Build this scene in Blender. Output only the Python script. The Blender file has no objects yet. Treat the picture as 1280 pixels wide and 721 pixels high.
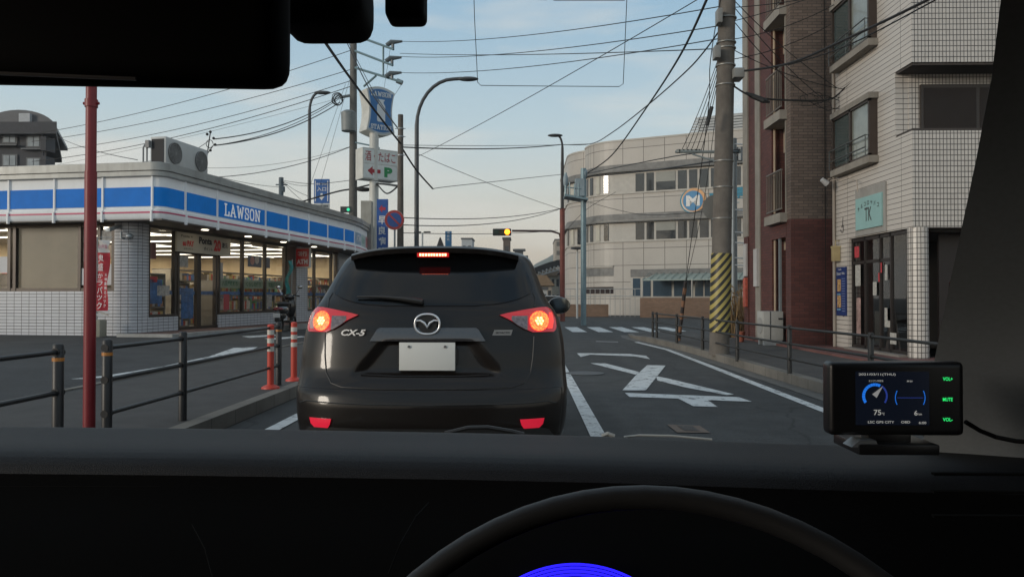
import bpy, bmesh, math, random
import numpy as np
from mathutils import Matrix, Vector
R = math.radians
random.seed(7)
SC = bpy.context.scene
COL = SC.collection
# ------------------------------------------------------------------ camera, sky, sun, exposure
F = 950.0; EYE = Vector((0, 0, 1.30)); HOR = 372.0; VPX = 658.0
YAW = math.atan((VPX-640)/F); PITCH = math.atan((HOR-360.5)/F)
cam = bpy.data.cameras.new('camera'); camo = bpy.data.objects.new('camera', cam); COL.objects.link(camo)
cam.sensor_width = 36; cam.lens = F/1280*36; cam.clip_start = .02; cam.clip_end = 6000
camo.location = EYE
CR = Matrix.Rotation(YAW, 3, 'Z') @ Matrix.Rotation(R(90)+PITCH, 3, 'X')
camo.rotation_euler = CR.to_euler()
SC.camera = camo
w = bpy.data.worlds.new('World'); SC.world = w; w.use_nodes = True
nt = w.node_tree; nt.nodes.clear()
def N(t, **k):
    n = nt.nodes.new(t)
    for a, b in k.items(): setattr(n, a, b)
    return n
SUN_EL, SUN_AZ = R(11), R(238)       # low evening sun behind the camera, a little to the left
sky = N('ShaderNodeTexSky', sky_type='NISHITA', sun_disc=False, sun_elevation=SUN_EL, sun_rotation=SUN_AZ)
tc = N('ShaderNodeTexCoord'); sep = N('ShaderNodeSeparateXYZ'); nt.links.new(tc.outputs['Generated'], sep.inputs[0])
ramp = N('ShaderNodeValToRGB'); nt.links.new(sep.outputs['Z'], ramp.inputs[0])
E = ramp.color_ramp.elements
E[0].position = 0.0; E[0].color = (.70, .56, .43, 1)
E[1].position = 1.0; E[1].color = (.30, .42, .56, 1)
for p, c in ((.07, (.70, .61, .49)), (.14, (.64, .66, .62)), (.22, (.51, .63, .685)), (.37, (.32, .50, .655))):
    e = E.new(p); e.color = (*c, 1)
mp = N('ShaderNodeMapping'); mp.inputs['Scale'].default_value = (1.6, 1.6, 9); nt.links.new(tc.outputs['Generated'], mp.inputs[0])
nz = N('ShaderNodeTexNoise'); nz.inputs['Scale'].default_value = 1.7; nz.inputs['Detail'].default_value = 5; nz.inputs['Roughness'].default_value = .5
nt.links.new(mp.outputs[0], nz.inputs[0])
cr = N('ShaderNodeMapRange'); cr.inputs[1].default_value = .42; cr.inputs[2].default_value = .66; cr.inputs[4].default_value = .9
nt.links.new(nz.outputs[0], cr.inputs[0])
mx = N('ShaderNodeMix', data_type='RGBA'); nt.links.new(cr.outputs[0], mx.inputs[0]); nt.links.new(ramp.outputs[0], mx.inputs[6]); mx.inputs[7].default_value = (.76, .74, .69, 1)
# the evening glow lies behind the camera
glow = N('ShaderNodeMapRange'); glow.inputs[1].default_value = .1; glow.inputs[2].default_value = -1; glow.inputs[3].default_value = 1; glow.inputs[4].default_value = 1.0
nt.links.new(sep.outputs['Y'], glow.inputs[0])
vm = N('ShaderNodeVectorMath', operation='SCALE'); nt.links.new(mx.outputs[2], vm.inputs[0]); nt.links.new(glow.outputs[0], vm.inputs['Scale'])
v10 = N('ShaderNodeVectorMath', operation='SCALE'); nt.links.new(vm.outputs[0], v10.inputs[0]); v10.inputs['Scale'].default_value = 10
mm = N('ShaderNodeMix', data_type='RGBA'); mm.inputs[0].default_value = .9
nt.links.new(sky.outputs[0], mm.inputs[6]); nt.links.new(v10.outputs[0], mm.inputs[7])
bg = N('ShaderNodeBackground'); bg.inputs[1].default_value = .1; nt.links.new(mm.outputs[2], bg.inputs[0])
out = N('ShaderNodeOutputWorld'); nt.links.new(bg.outputs[0], out.inputs[0])
sl = bpy.data.lights.new('sun', 'SUN'); sl.energy = 1.5; sl.angle = R(13); sl.color = (1, .89, .76)
so = bpy.data.objects.new('sun', sl); COL.objects.link(so)
so.rotation_euler = (R(90)-SUN_EL, 0, R(180)-SUN_AZ+R(0))
so.rotation_euler = Vector((math.sin(SUN_AZ)*math.cos(SUN_EL), math.cos(SUN_AZ)*math.cos(SUN_EL), math.sin(SUN_EL))).to_track_quat('Z', 'Y').to_euler()
SC.view_settings.view_transform = 'Standard'; SC.view_settings.look = 'None'; SC.view_settings.exposure = 0.12; SC.view_settings.gamma = 1
SC.view_settings.use_curve_mapping = False
SC.cycles.use_denoising = True
SC.cycles.max_bounces = 6; SC.cycles.transparent_max_bounces = 16; SC.cycles.sample_clamp_indirect = 3
SC.cycles.caustics_reflective = False; SC.cycles.caustics_refractive = False

def ray(px, py): return CR @ Vector(((px-640)/F, -(py-360.5)/F, -1))
def P(px, py, Y):
    d = ray(px, py); return EYE + d*(Y/d.y)
def G(px, py, z=0.0):
    d = ray(px, py); return EYE + d*((z-EYE.z)/d.z)
# ------------------------------------------------------------------ materials
MATS = {}
def mat(name, col, rough=.6, metal=0, var=.10, scale=3.0, bump=0, bscale=60, emit=None, es=1, coat=0, spec=.5, coord='Object', alpha=None, dirt=0):
    if name in MATS: return MATS[name]
    m = bpy.data.materials.new(name); m.use_nodes = True; t = m.node_tree; b = t.nodes['Principled BSDF']
    b.inputs['Roughness'].default_value = rough; b.inputs['Metallic'].default_value = metal
    b.inputs['Coat Weight'].default_value = coat; b.inputs['Coat Roughness'].default_value = .04; b.inputs['Specular IOR Level'].default_value = spec
    c = t.nodes.new('ShaderNodeTexCoord')
    if var:
        n = t.nodes.new('ShaderNodeTexNoise'); n.inputs['Scale'].default_value = scale; n.inputs['Detail'].default_value = 6; n.inputs['Roughness'].default_value = .62
        t.links.new(c.outputs[coord], n.inputs[0])
        x = t.nodes.new('ShaderNodeMapRange'); x.inputs[1].default_value = .3; x.inputs[2].default_value = .7
        t.links.new(n.outputs[0], x.inputs[0])
        q = t.nodes.new('ShaderNodeMix'); q.data_type = 'RGBA'
        q.inputs[6].default_value = (*[v*(1-var) for v in col], 1); q.inputs[7].default_value = (*[min(1, v*(1+var)) for v in col], 1)
        t.links.new(x.outputs[0], q.inputs[0]); src = q.outputs[2]
        if dirt:
            n2 = t.nodes.new('ShaderNodeTexNoise'); n2.inputs['Scale'].default_value = 1.3; n2.inputs['Detail'].default_value = 8; n2.inputs['Roughness'].default_value = .7
            mpp = t.nodes.new('ShaderNodeMapping'); mpp.inputs['Scale'].default_value = (3, 3, .5); t.links.new(c.outputs[coord], mpp.inputs[0]); t.links.new(mpp.outputs[0], n2.inputs[0])
            x2 = t.nodes.new('ShaderNodeMapRange'); x2.inputs[1].default_value = .48; x2.inputs[2].default_value = .75; x2.inputs[4].default_value = dirt
            t.links.new(n2.outputs[0], x2.inputs[0])
            q2 = t.nodes.new('ShaderNodeMix'); q2.data_type = 'RGBA'; q2.inputs[7].default_value = (col[0]*.35, col[1]*.31, col[2]*.26, 1)
            t.links.new(x2.outputs[0], q2.inputs[0]); t.links.new(src, q2.inputs[6]); src = q2.outputs[2]
        t.links.new(src, b.inputs['Base Color'])
    else: b.inputs['Base Color'].default_value = (*col, 1)
    if bump:
        n3 = t.nodes.new('ShaderNodeTexNoise'); n3.inputs['Scale'].default_value = bscale; n3.inputs['Detail'].default_value = 3
        t.links.new(c.outputs[coord], n3.inputs[0])
        bp = t.nodes.new('ShaderNodeBump'); bp.inputs['Strength'].default_value = bump; bp.inputs['Distance'].default_value = .01
        t.links.new(n3.outputs[0], bp.inputs['Height']); t.links.new(bp.outputs[0], b.inputs['Normal'])
    if emit:
        b.inputs['Emission Color'].default_value = (*emit, 1); b.inputs['Emission Strength'].default_value = es
    MATS[name] = m; return m
def brick(name, col, joint, bw, rh, ms, offset=0.0, rough=.4, var=.12, bump=.6, dirt=.25):
    if name in MATS: return MATS[name]
    m = bpy.data.materials.new(name); m.use_nodes = True; t = m.node_tree; b = t.nodes['Principled BSDF']
    b.inputs['Roughness'].default_value = rough
    c = t.nodes.new('ShaderNodeTexCoord'); k = t.nodes.new('ShaderNodeTexBrick')
    k.offset = offset; k.offset_frequency = 2; k.squash = 1
    k.inputs['Scale'].default_value = 1; k.inputs['Brick Width'].default_value = bw; k.inputs['Row Height'].default_value = rh
    k.inputs['Mortar Size'].default_value = ms; k.inputs['Mortar Smooth'].default_value = .1; k.inputs['Bias'].default_value = 0
    k.inputs['Color1'].default_value = (*[v*(1-var) for v in col], 1); k.inputs['Color2'].default_value = (*[v*(1+var) for v in col], 1); k.inputs['Mortar'].default_value = (*joint, 1)
    t.links.new(c.outputs['UV'], k.inputs[0])
    n2 = t.nodes.new('ShaderNodeTexNoise'); n2.inputs['Scale'].default_value = .9; n2.inputs['Detail'].default_value = 8; n2.inputs['Roughness'].default_value = .7
    t.links.new(c.outputs['Object'], n2.inputs[0])
    x2 = t.nodes.new('ShaderNodeMapRange'); x2.inputs[1].default_value = .42; x2.inputs[2].default_value = .75; x2.inputs[4].default_value = dirt
    t.links.new(n2.outputs[0], x2.inputs[0])
    q2 = t.nodes.new('ShaderNodeMix'); q2.data_type = 'RGBA'; q2.inputs[7].default_value = (*[v*.4 for v in col], 1)
    t.links.new(x2.outputs[0], q2.inputs[0]); t.links.new(k.outputs['Color'], q2.inputs[6]); t.links.new(q2.outputs[2], b.inputs['Base Color'])
    bp = t.nodes.new('ShaderNodeBump'); bp.inputs['Strength'].default_value = bump; bp.inputs['Distance'].default_value = .006; bp.invert = True
    t.links.new(k.outputs['Fac'], bp.inputs['Height']); t.links.new(bp.outputs[0], b.inputs['Normal'])
    MATS[name] = m; return m
def glassmat(name, tint=.8, refl=.12, rough=.02, col=(1, 1, 1)):
    if name in MATS: return MATS[name]
    m = bpy.data.materials.new(name); m.use_nodes = True; t = m.node_tree; t.nodes.clear()
    tr = t.nodes.new('ShaderNodeBsdfTransparent'); tr.inputs[0].default_value = (col[0]*tint, col[1]*tint, col[2]*tint, 1)
    gl = t.nodes.new('ShaderNodeBsdfGlossy'); gl.inputs['Roughness'].default_value = rough
    fr = t.nodes.new('ShaderNodeLayerWeight'); fr.inputs[0].default_value = .5
    pw = t.nodes.new('ShaderNodeMath'); pw.operation = 'POWER'; pw.inputs[1].default_value = 4; t.links.new(fr.outputs['Facing'], pw.inputs[0])
    ad = t.nodes.new('ShaderNodeMath'); ad.operation = 'MULTIPLY_ADD'; ad.inputs[1].default_value = .6; ad.inputs[2].default_value = refl; t.links.new(pw.outputs[0], ad.inputs[0])
    ms = t.nodes.new('ShaderNodeMixShader'); t.links.new(ad.outputs[0], ms.inputs[0]); t.links.new(tr.outputs[0], ms.inputs[1]); t.links.new(gl.outputs[0], ms.inputs[2])
    o = t.nodes.new('ShaderNodeOutputMaterial'); t.links.new(ms.outputs[0], o.inputs[0]); MATS[name] = m; return m
def emis(name, col, s):
    if name in MATS: return MATS[name]
    return mat(name, tuple(v*.5 for v in col), .3, var=0, emit=col, es=s)
# ------------------------------------------------------------------ mesh builder
WM = {}
class B:
    def __init__(s): s.v = []; s.f = []; s.m = []
    def add(s, vs, fs, mi=0):
        o = len(s.v); s.v += [tuple(v) for v in vs]; s.f += [tuple(i+o for i in f) for f in fs]; s.m += [mi]*len(fs); return s
    def box(s, x0, x1, y0, y1, z0, z1, mi=0):
        vs = [(x, y, z) for z in (z0, z1) for y in (y0, y1) for x in (x0, x1)]
        return s.add(vs, [(0, 2, 3, 1), (4, 5, 7, 6), (0, 1, 5, 4), (2, 6, 7, 3), (0, 4, 6, 2), (1, 3, 7, 5)], mi)
    def obox(s, o, X, Y, Z, mi=0):      # box from an origin and three edge vectors
        o, X, Y, Z = map(Vector, (o, X, Y, Z)); vs = [o+X*i+Y*j+Z*k for k in (0, 1) for j in (0, 1) for i in (0, 1)]
        fs = [(0, 2, 3, 1), (4, 5, 7, 6), (0, 1, 5, 4), (2, 6, 7, 3), (0, 4, 6, 2), (1, 3, 7, 5)]
        if X.cross(Y).dot(Z) < 0: fs = [f[::-1] for f in fs]
        return s.add(vs, fs, mi)
    def wall(s, a, b, z0, z1, th, mi=0):    # vertical slab on the plan line a-b, thickness to the left of a->b
        a = Vector((a[0], a[1], 0)); b = Vector((b[0], b[1], 0)); d = (b-a); n = Vector((-d.y, d.x, 0)).normalized()*th
        return s.obox(a+Vector((0, 0, z0)), d, n, (0, 0, z1-z0), mi)
    def tube(s, pts, r, n=8, mi=0, cap=True):
        pts = [Vector(p) for p in pts]; rs = r if isinstance(r, (list, tuple)) else [r]*len(pts); o = len(s.v); prev = None; k = len(pts)
        for i, p in enumerate(pts):
            d = (pts[min(i+1, k-1)]-pts[max(i-1, 0)]).normalized()
            if prev is None:
                a = Vector((0, 0, 1)) if abs(d.z) < .9 else Vector((1, 0, 0)); u = d.cross(a).normalized()
            else: u = (prev - d*prev.dot(d)).normalized()
            prev = u; v = d.cross(u)
            for j in range(n):
                t = 2*math.pi*j/n; s.v.append(tuple(p+(u*math.cos(t)+v*math.sin(t))*rs[i]))
        for i in range(k-1):
            for j in range(n):
                q = (j+1) % n; s.f.append((o+i*n+j, o+i*n+q, o+(i+1)*n+q, o+(i+1)*n+j)); s.m.append(mi)
        if cap:
            s.f.append(tuple(o+j for j in range(n))[::-1]); s.m.append(mi); s.f.append(tuple(o+(k-1)*n+j for j in range(n))); s.m.append(mi)
        return s
    def prism(s, poly, o, X, Y, Z, mi=0):   # 2D polygon in the o,X,Y plane extruded by Z
        o, X, Y, Z = map(Vector, (o, X, Y, Z)); n = len(poly); vs = [o+X*a+Y*b for a, b in poly]; vs += [v+Z for v in vs]
        fs = [tuple(range(n))[::-1], tuple(range(n, 2*n))]+[(i, (i+1) % n, n+(i+1) % n, n+i) for i in range(n)]
        return s.add(vs, fs, mi)
    def flat(s, pts, mi=0): return s.add(pts, [tuple(range(len(pts)))], mi)
    def slab(s, pts, z0, z1, mi=0): return s.prism([(p[0], p[1]) for p in pts], (0, 0, z0), (1, 0, 0), (0, 1, 0), (0, 0, z1-z0), mi)
    def disc(s, c, nrm, r, th, n=28, mi=0):
        nrm = Vector(nrm).normalized(); c = Vector(c); return s.tube([c, c+nrm*th], r, n, mi)
    def ell(s, c, r, n=12, mi=0):
        vs = []; fs = []
        for i in range(n+1):
            a = math.pi*i/n
            for j in range(n*2): b = math.pi*j/n; vs.append((c[0]+r[0]*math.sin(a)*math.cos(b), c[1]+r[1]*math.sin(a)*math.sin(b), c[2]+r[2]*math.cos(a)))
        for i in range(n):
            for j in range(n*2): q = (j+1) % (n*2); fs.append((i*n*2+j, (i+1)*n*2+j, (i+1)*n*2+q, i*n*2+q))
        return s.add(vs, fs, mi)
    def text(s, txt, o, X, Y, h, w=None, bold=0, th=.003, mi=0, align='CENTER', shear=0):
        """writing centred on o, baseline direction X, up direction Y, capital height h, width w if given"""
        V, Fc = glyphs(txt, bold, shear)
        if not V: return s
        xs = [p[0] for p in V]; ys = [p[1] for p in V]; x0, x1, y0, y1 = min(xs), max(xs), min(ys), max(ys)
        sy = h/(y1-y0); sx = (w/(x1-x0)) if w else sy
        X = Vector(X).normalized(); Y = Vector(Y).normalized(); n = X.cross(Y); o = Vector(o)
        cx = (x0+x1)/2; cy = (y0+y1)/2
        return s.add([o+X*((a-cx)*sx)+Y*((b-cy)*sy)+n*th for a, b in V], Fc, mi)
    def build(s, name, mats, parent=None, smooth=False, bevel=0, world=True, segs=2, autos=None):
        M = WM.get(parent, Matrix.Identity(4)).inverted() if (parent is not None and world) else None
        vs = [M @ Vector(v) for v in s.v] if M is not None else s.v
        me = bpy.data.meshes.new(name); me.from_pydata([tuple(v) for v in vs], [], s.f)
        if not isinstance(mats, (list, tuple)): mats = [mats]
        for m in mats: me.materials.append(m)
        for p, mi in zip(me.polygons, s.m): p.material_index = mi
        uv = me.uv_layers.new(name='UVMap').data
        co = s.v
        for p in me.polygons:
            n = p.normal if M is None else (WM.get(parent).to_3x3() @ p.normal)
            if abs(n.z) > .75: ax = None
            else: ax = Vector((-n.y, n.x, 0)).normalized()
            for li in p.loop_indices:
                c = co[me.loops[li].vertex_index]
                uv[li].uv = (c[0], c[1]) if ax is None else (c[0]*ax.x+c[1]*ax.y, c[2])
        if bevel:
            bm = bmesh.new(); bm.from_mesh(me); bmesh.ops.remove_doubles(bm, verts=bm.verts, dist=1e-5)
            bmesh.ops.bevel(bm, geom=[e for e in bm.edges if e.is_manifold and e.calc_face_angle(0) > .6], offset=bevel, segments=segs, profile=.6, affect='EDGES', clamp_overlap=True)
            bm.to_mesh(me); bm.free(); smooth = True
        if smooth:
            me.polygons.foreach_set('use_smooth', [True]*len(me.polygons))
            try: me.set_sharp_from_angle(angle=R(38 if autos is None else autos))
            except Exception: pass
        me.validate(); me.update()
        o = bpy.data.objects.new(name, me); COL.objects.link(o)
        if parent is not None: o.parent = parent; WM[o] = WM.get(parent, Matrix.Identity(4))
        return o
def each(b, name, mats, parent=None, **k):     # every separate piece of the builder becomes an object of its own
    n = len(b.v); p = list(range(n))
    def find(i):
        while p[i] != i: p[i] = p[p[i]]; i = p[i]
        return i
    for f in b.f:
        for q in f[1:]: p[find(q)] = find(f[0])
    groups = {}
    for f, m in zip(b.f, b.m): groups.setdefault(find(f[0]), []).append((f, m))
    res = []
    for g_ in groups.values():
        ids = sorted({i for f, _ in g_ for i in f}); mp_ = {a: c for c, a in enumerate(ids)}; nb_ = B(); nb_.v = [b.v[i] for i in ids]; nb_.f = [tuple(mp_[i] for i in f) for f, _ in g_]; nb_.m = [0]*len(g_)
        mt = mats[g_[0][1]] if isinstance(mats, (list, tuple)) else mats
        res.append(nb_.build(name, mt, parent, **k))
    return res
GC = {}
def glyphs(txt, bold, shear):
    k = (txt, bold, shear)
    if k in GC: return GC[k]
    c = bpy.data.curves.new('t', 'FONT'); c.body = txt; c.offset = bold; c.shear = shear; c.resolution_u = 3; c.fill_mode = 'FRONT' if hasattr(c, 'fill_mode') else 'FRONT'
    o = bpy.data.objects.new('t', c); COL.objects.link(o)
    dg = bpy.context.evaluated_depsgraph_get(); me = bpy.data.meshes.new_from_object(o.evaluated_get(dg))
    V = [(v.co.x, v.co.y) for v in me.vertices]; Fc = [tuple(p.vertices) if p.normal.z >= 0 else tuple(p.vertices)[::-1] for p in me.polygons]
    bpy.data.objects.remove(o); bpy.data.meshes.remove(me); bpy.data.curves.remove(c)
    GC[k] = (V, Fc); return GC[k]
def tag(o, label=None, cat=None, group=None, kind=None):
    if label: o['label'] = label
    if cat: o['category'] = cat
    if group: o['group'] = group
    if kind: o['kind'] = kind
    return o
def thing(name, label, cat, loc=(0, 0, 0), rz=0, group=None):
    o = bpy.data.objects.new(name, None); COL.objects.link(o); o.empty_display_size = .2
    o.location = loc; o.rotation_euler = (0, 0, rz); WM[o] = Matrix.Translation(Vector(loc)) @ Matrix.Rotation(rz, 4, 'Z')
    return tag(o, label, cat, group)
def dup(root, loc, rz=0, label=None):
    r = root.copy(); COL.objects.link(r); r.location = loc; r.rotation_euler = (0, 0, rz)
    if label: r['label'] = label
    for ch in list(root.children):
        c = ch.copy(); COL.objects.link(c); c.parent = r
        for g in list(ch.children): d = g.copy(); COL.objects.link(d); d.parent = c
    return r
def struct(b, name, m, **k): return tag(b.build(name, m, **k), kind='structure')
def sag(a, b, s, n=14): return [a.lerp(b, i/n)-Vector((0, 0, s*4*(i/n)*(1-i/n))) for i in range(n+1)]

# shared materials
ASPH = mat('asphalt', (.066, .067, .066), .85, var=.25, scale=2.2, bump=.6, bscale=110, dirt=.3)
t = ASPH.node_tree
def asphalt(m):
    t = m.node_tree; b = t.nodes['Principled BSDF']; src = b.inputs['Base Color'].links[0].from_socket; c = [n for n in t.nodes if n.type == 'TEX_COORD'][0]
    def mul(src, fac, lo):
        q = t.nodes.new('ShaderNodeMix'); q.data_type = 'RGBA'; q.blend_type = 'MULTIPLY'; q.inputs[7].default_value = (lo, lo, lo, 1); t.links.new(fac, q.inputs[0]); t.links.new(src, q.inputs[6]); return q.outputs[2]
    def rng(s_, a, d, lo=0, hi=1):
        x = t.nodes.new('ShaderNodeMapRange'); x.inputs[1].default_value = a; x.inputs[2].default_value = d; x.inputs[3].default_value = lo; x.inputs[4].default_value = hi; t.links.new(s_, x.inputs[0]); return x.outputs[0]
    n = t.nodes.new('ShaderNodeTexNoise'); n.inputs['Scale'].default_value = 55; n.inputs['Detail'].default_value = 4; n.inputs['Roughness'].default_value = .8; t.links.new(c.outputs['Object'], n.inputs[0])
    src = mul(src, rng(n.outputs[0], .42, .58, 0, 1), .55)
    v = t.nodes.new('ShaderNodeTexVoronoi'); v.feature = 'DISTANCE_TO_EDGE'; v.inputs['Scale'].default_value = .28
    n4 = t.nodes.new('ShaderNodeTexNoise'); n4.inputs['Scale'].default_value = 1.2; n4.inputs['Detail'].default_value = 6; t.links.new(c.outputs['Object'], n4.inputs[0])
    ad = t.nodes.new('ShaderNodeMixRGB'); ad.blend_type = 'ADD'; ad.inputs[0].default_value = .55; t.links.new(c.outputs['Object'], ad.inputs[1]); t.links.new(n4.outputs['Color'], ad.inputs[2]); t.links.new(ad.outputs[0], v.inputs[0])
    src = mul(src, rng(v.outputs['Distance'], .0, .006, 1, 0), .45)
    mp_ = t.nodes.new('ShaderNodeMapping'); mp_.inputs['Scale'].default_value = (1.3, .09, 1); t.links.new(c.outputs['Object'], mp_.inputs[0])
    n2 = t.nodes.new('ShaderNodeTexNoise'); n2.inputs['Scale'].default_value = 1; n2.inputs['Detail'].default_value = 4; t.links.new(mp_.outputs[0], n2.inputs[0])
    src = mul(src, rng(n2.outputs[0], .42, .66, 0, 1), .72)
    t.links.new(src, b.inputs['Base Color']); return m
ASPH = asphalt(ASPH)
ASPL = mat('lot_asphalt', (.055, .056, .057), .9, var=.28, scale=1.1, bump=.5, bscale=90); asphalt(ASPL)
ASPW = mat('footway_asphalt', (.056, .053, .051), .9, var=.2, scale=3, bump=.5, bscale=90)
CONC = brick('kerb_concrete', (.17, .157, .137), (.05, .045, .04), .6, .6, .006, 0, .9, .10, .5, .7)
def paintmat():
    m = mat('road_paint', (.60, .61, .60), .7, var=.10, scale=8, bump=.3, bscale=80); t = m.node_tree; b = t.nodes['Principled BSDF']
    src = b.inputs['Base Color'].links[0].from_socket; c = [n for n in t.nodes if n.type == 'TEX_COORD'][0]
    n = t.nodes.new('ShaderNodeTexNoise'); n.inputs['Scale'].default_value = 5; n.inputs['Detail'].default_value = 10; n.inputs['Roughness'].default_value = .8; t.links.new(c.outputs['Object'], n.inputs[0])
    x = t.nodes.new('ShaderNodeMapRange'); x.inputs[1].default_value = .53; x.inputs[2].default_value = .60; t.links.new(n.outputs[0], x.inputs[0])
    q = t.nodes.new('ShaderNodeMix'); q.data_type = 'RGBA'; q.inputs[7].default_value = (.12, .12, .12, 1); t.links.new(x.outputs[0], q.inputs[0]); t.links.new(src, q.inputs[6]); t.links.new(q.outputs[2], b.inputs['Base Color'])
    return m
PAINT = paintmat()
BLACKM = mat('black_metal', (.012, .012, .013), .45, .0, var=.2, scale=12)
GREYM = mat('galvanised_steel', (.30, .33, .35), .5, .5, var=.15, scale=5, dirt=.2)
WHITEP = mat('white_painted', (.62, .63, .62), .5, var=.06, scale=3, dirt=.15)
POLE = mat('pole_concrete', (.13, .115, .10), .9, var=.25, scale=2.5, bump=.4, bscale=20, dirt=.5)
WIRE = mat('wire_black', (.012, .012, .013), .7, var=0)
# ------------------------------------------------------------------ ground, roads, kerbs, footways
g = B(); g.flat([(-400, -60, -.004), (400, -60, -.004), (400, 1200, -.004), (-400, 1200, -.004)])
struct(g, 'ground', ASPH)
g = B(); g.flat([(-690, -75, -.5), (690, -75, -.5), (690, 1740, -.5), (-690, 1740, -.5)]); struct(g, 'terrain', mat('far_ground', (.08, .085, .06), .95))
# left: kerb, footway and the sloped car park
def lotz(x): return float(np.interp(-x, [3.15, 5.5, 8.0], [.15, .20, .40]))
KL = -3.0
g = B()
ys = [2.0, 10.6, 11.4, 23, 24, 31]; kh = [.15, .15, .05, .05, .15, .15]
for i in range(5):
    a0, a1, h0, h1 = ys[i], ys[i+1], kh[i], kh[i+1]
    g.add([(KL, a0, -.01), (KL, a1, -.01), (KL, a1, h1), (KL, a0, h0), (KL-.16, a0, h0), (KL-.16, a1, h1)], [(0, 1, 2, 3), (3, 2, 5, 4)])
g2 = B()
for i in range(45): g2.box(KL-.0005, KL+.001, 2+i*.6, 2+i*.6+.008, 0, .14)
struct(g, 'kerb_left', CONC, world=False)
g = B(); xs = [KL-.16, -4.0, -5.45]; yy = [0, 10.6, 11.4, 23, 24, 31]
hh = [.15, .15, .05, .05, .15, .15]
for i in range(5):
    z0, z1 = hh[i]-.004, hh[i+1]-.004
    g.add([(KL-.16, yy[i], z0), (KL-.16, yy[i+1], z1), (-4.2, yy[i+1], .172), (-4.2, yy[i], .172), (-5.45, yy[i+1], .196), (-5.45, yy[i], .196)], [(1, 0, 3, 2), (2, 3, 5, 4)])
struct(g, 'footway_left', ASPW, smooth=True)
g = B(); g.add([(-5.45, 0, .197), (-5.45, 40, .197), (-8.0, 40, .40), (-8.0, 0, .40), (-45, 40, .42), (-45, 0, .42)], [(1, 0, 3, 2), (2, 3, 5, 4)])
g.add([(-5.45, 40, .197), (-8.0, 40, .40), (-45, 40, .42), (-5.45, 41.5, -.01), (-8, 41.5, -.01), (-45, 41.5, -.01)], [(0, 1, 4, 3), (1, 2, 5, 4)])
struct(g, 'parking_lot', ASPL, smooth=True)
g = B(); g.box(-5.53, -5.43, 0, 31, .15, .212); struct(g, 'kerb_strip', CONC)
def lotpt(px, py, dz=.006):
    z = .25
    for _ in range(8): p = G(px, py, z); z = lotz(p.x)
    return Vector((p.x, p.y, z+dz))
def marking(name, polys, m=PAINT, lot=False):
    b = B()
    for pl in polys:
        b.flat([lotpt(*q) for q in pl] if lot else [Vector((q[0], q[1], .004)) for q in pl])
    for i, f in enumerate(b.f):     # face upwards
        v = [Vector(b.v[k]) for k in f]
        n = sum(((v[k]-v[0]).cross(v[k+1]-v[0]) for k in range(1, len(v)-1)), Vector())
        if n.z < 0: b.f[i] = f[::-1]
    return struct(b, name, m)
marking('road_marking', [[(.60, 2), (.75, 2), (.75, 26), (.60, 26)]])
marking('road_marking', [[(-2.58, 2), (-2.43, 2), (-2.43, 27), (-2.58, 27)]])
rl = [(1035, 515), (950, 482), (880, 454.5), (834, 437), (795, 427.5)]
ptl = [G(*q) for q in rl]; n0 = ptl[0]+(ptl[0]-ptl[1])*2
ptl = [n0]+ptl
marking('road_marking', [[(ptl[i].x-.07, ptl[i].y), (ptl[i].x+.07, ptl[i].y), (ptl[i+1].x+.07, ptl[i+1].y), (ptl[i+1].x-.07, ptl[i+1].y)] for i in range(len(ptl)-1)])
def Z5(l): return [(lambda g_: (g_.x, g_.y))(G(680+a*.2969, 380+b*.2969)) for a, b in l]
marking('road_marking', [Z5([(138, 207), (190, 207), (195, 213), (155, 223)]), Z5([(190, 207), (360, 210), (430, 218), (380, 220), (195, 213)]), Z5([(430, 218), (447, 232), (380, 220)])])
marking('road_marking', [Z5([(195, 249), (255, 249), (408, 288), (385, 297)]), Z5([(435, 257), (512, 259), (470, 312), (428, 364), (330, 363), (385, 302)]), Z5([(470, 303), (520, 313), (800, 380), (770, 383), (600, 352), (478, 322)])])
marking('road_marking', [Z5([(340, 374), (820, 392), (875, 411), (690, 405), (565, 398), (360, 391)]), Z5([(565, 398), (690, 405), (732, 434), (628, 430)])])
marking('road_marking', [Z5([(218, 155), (312, 158), (312, 162), (220, 159)])], mat('worn_paint', (.2, .2, .2), .8))
for i in range(9):
    x = 1.74-.98*4+.98*i+ (0)
    marking('crosswalk_marking', [[(x, 28.8), (x+.56, 28.8), (x+.5, 33.6), (x-.06, 33.6)]])
marking('parking_marking', [[(88, 474), (130, 470), (200, 459), (262, 445.5), (292, 435), (322, 434), (304, 443), (230, 458), (160, 469), (110, 474)]], lot=True)
marking('parking_marking', [[(302, 420.3), (344, 418.2), (352, 419.5), (312, 422.2)]], lot=True)
marking('parking_marking', [[(330, 423.2), (376, 420.2), (385, 421), (342, 424.8)]], lot=True)
# apron in front of the shop
SA = math.atan(.15); vv = Vector((math.sin(SA), math.cos(SA), 0)); uu = Vector((-math.cos(SA), math.sin(SA), 0)); C0 = Vector((-9.2, 17.7, 0)); PZ = .40
def L(a, b, z=0): return C0+vv*a+uu*b+Vector((0, 0, PZ+z))
g = B(); g.slab([L(-.4, .1), L(-.4, -1.15), L(12, -1.15), L(12, .1)], .30, PZ+.06); struct(g, 'shop_footway', brick('apron_paving', (.16, .085, .07), (.08, .07, .06), .2, .1, .006, .5, .8))
g = B(); g.slab([L(-.5, .1), L(-.5, -1.3), L(12, -1.3), L(12, -1.15), L(-.4, -1.15), L(-.4, .1)], .28, PZ+.075); struct(g, 'shop_kerb', mat('pale_kerb', (.30, .30, .29), .9, var=.2, dirt=.3))
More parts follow.
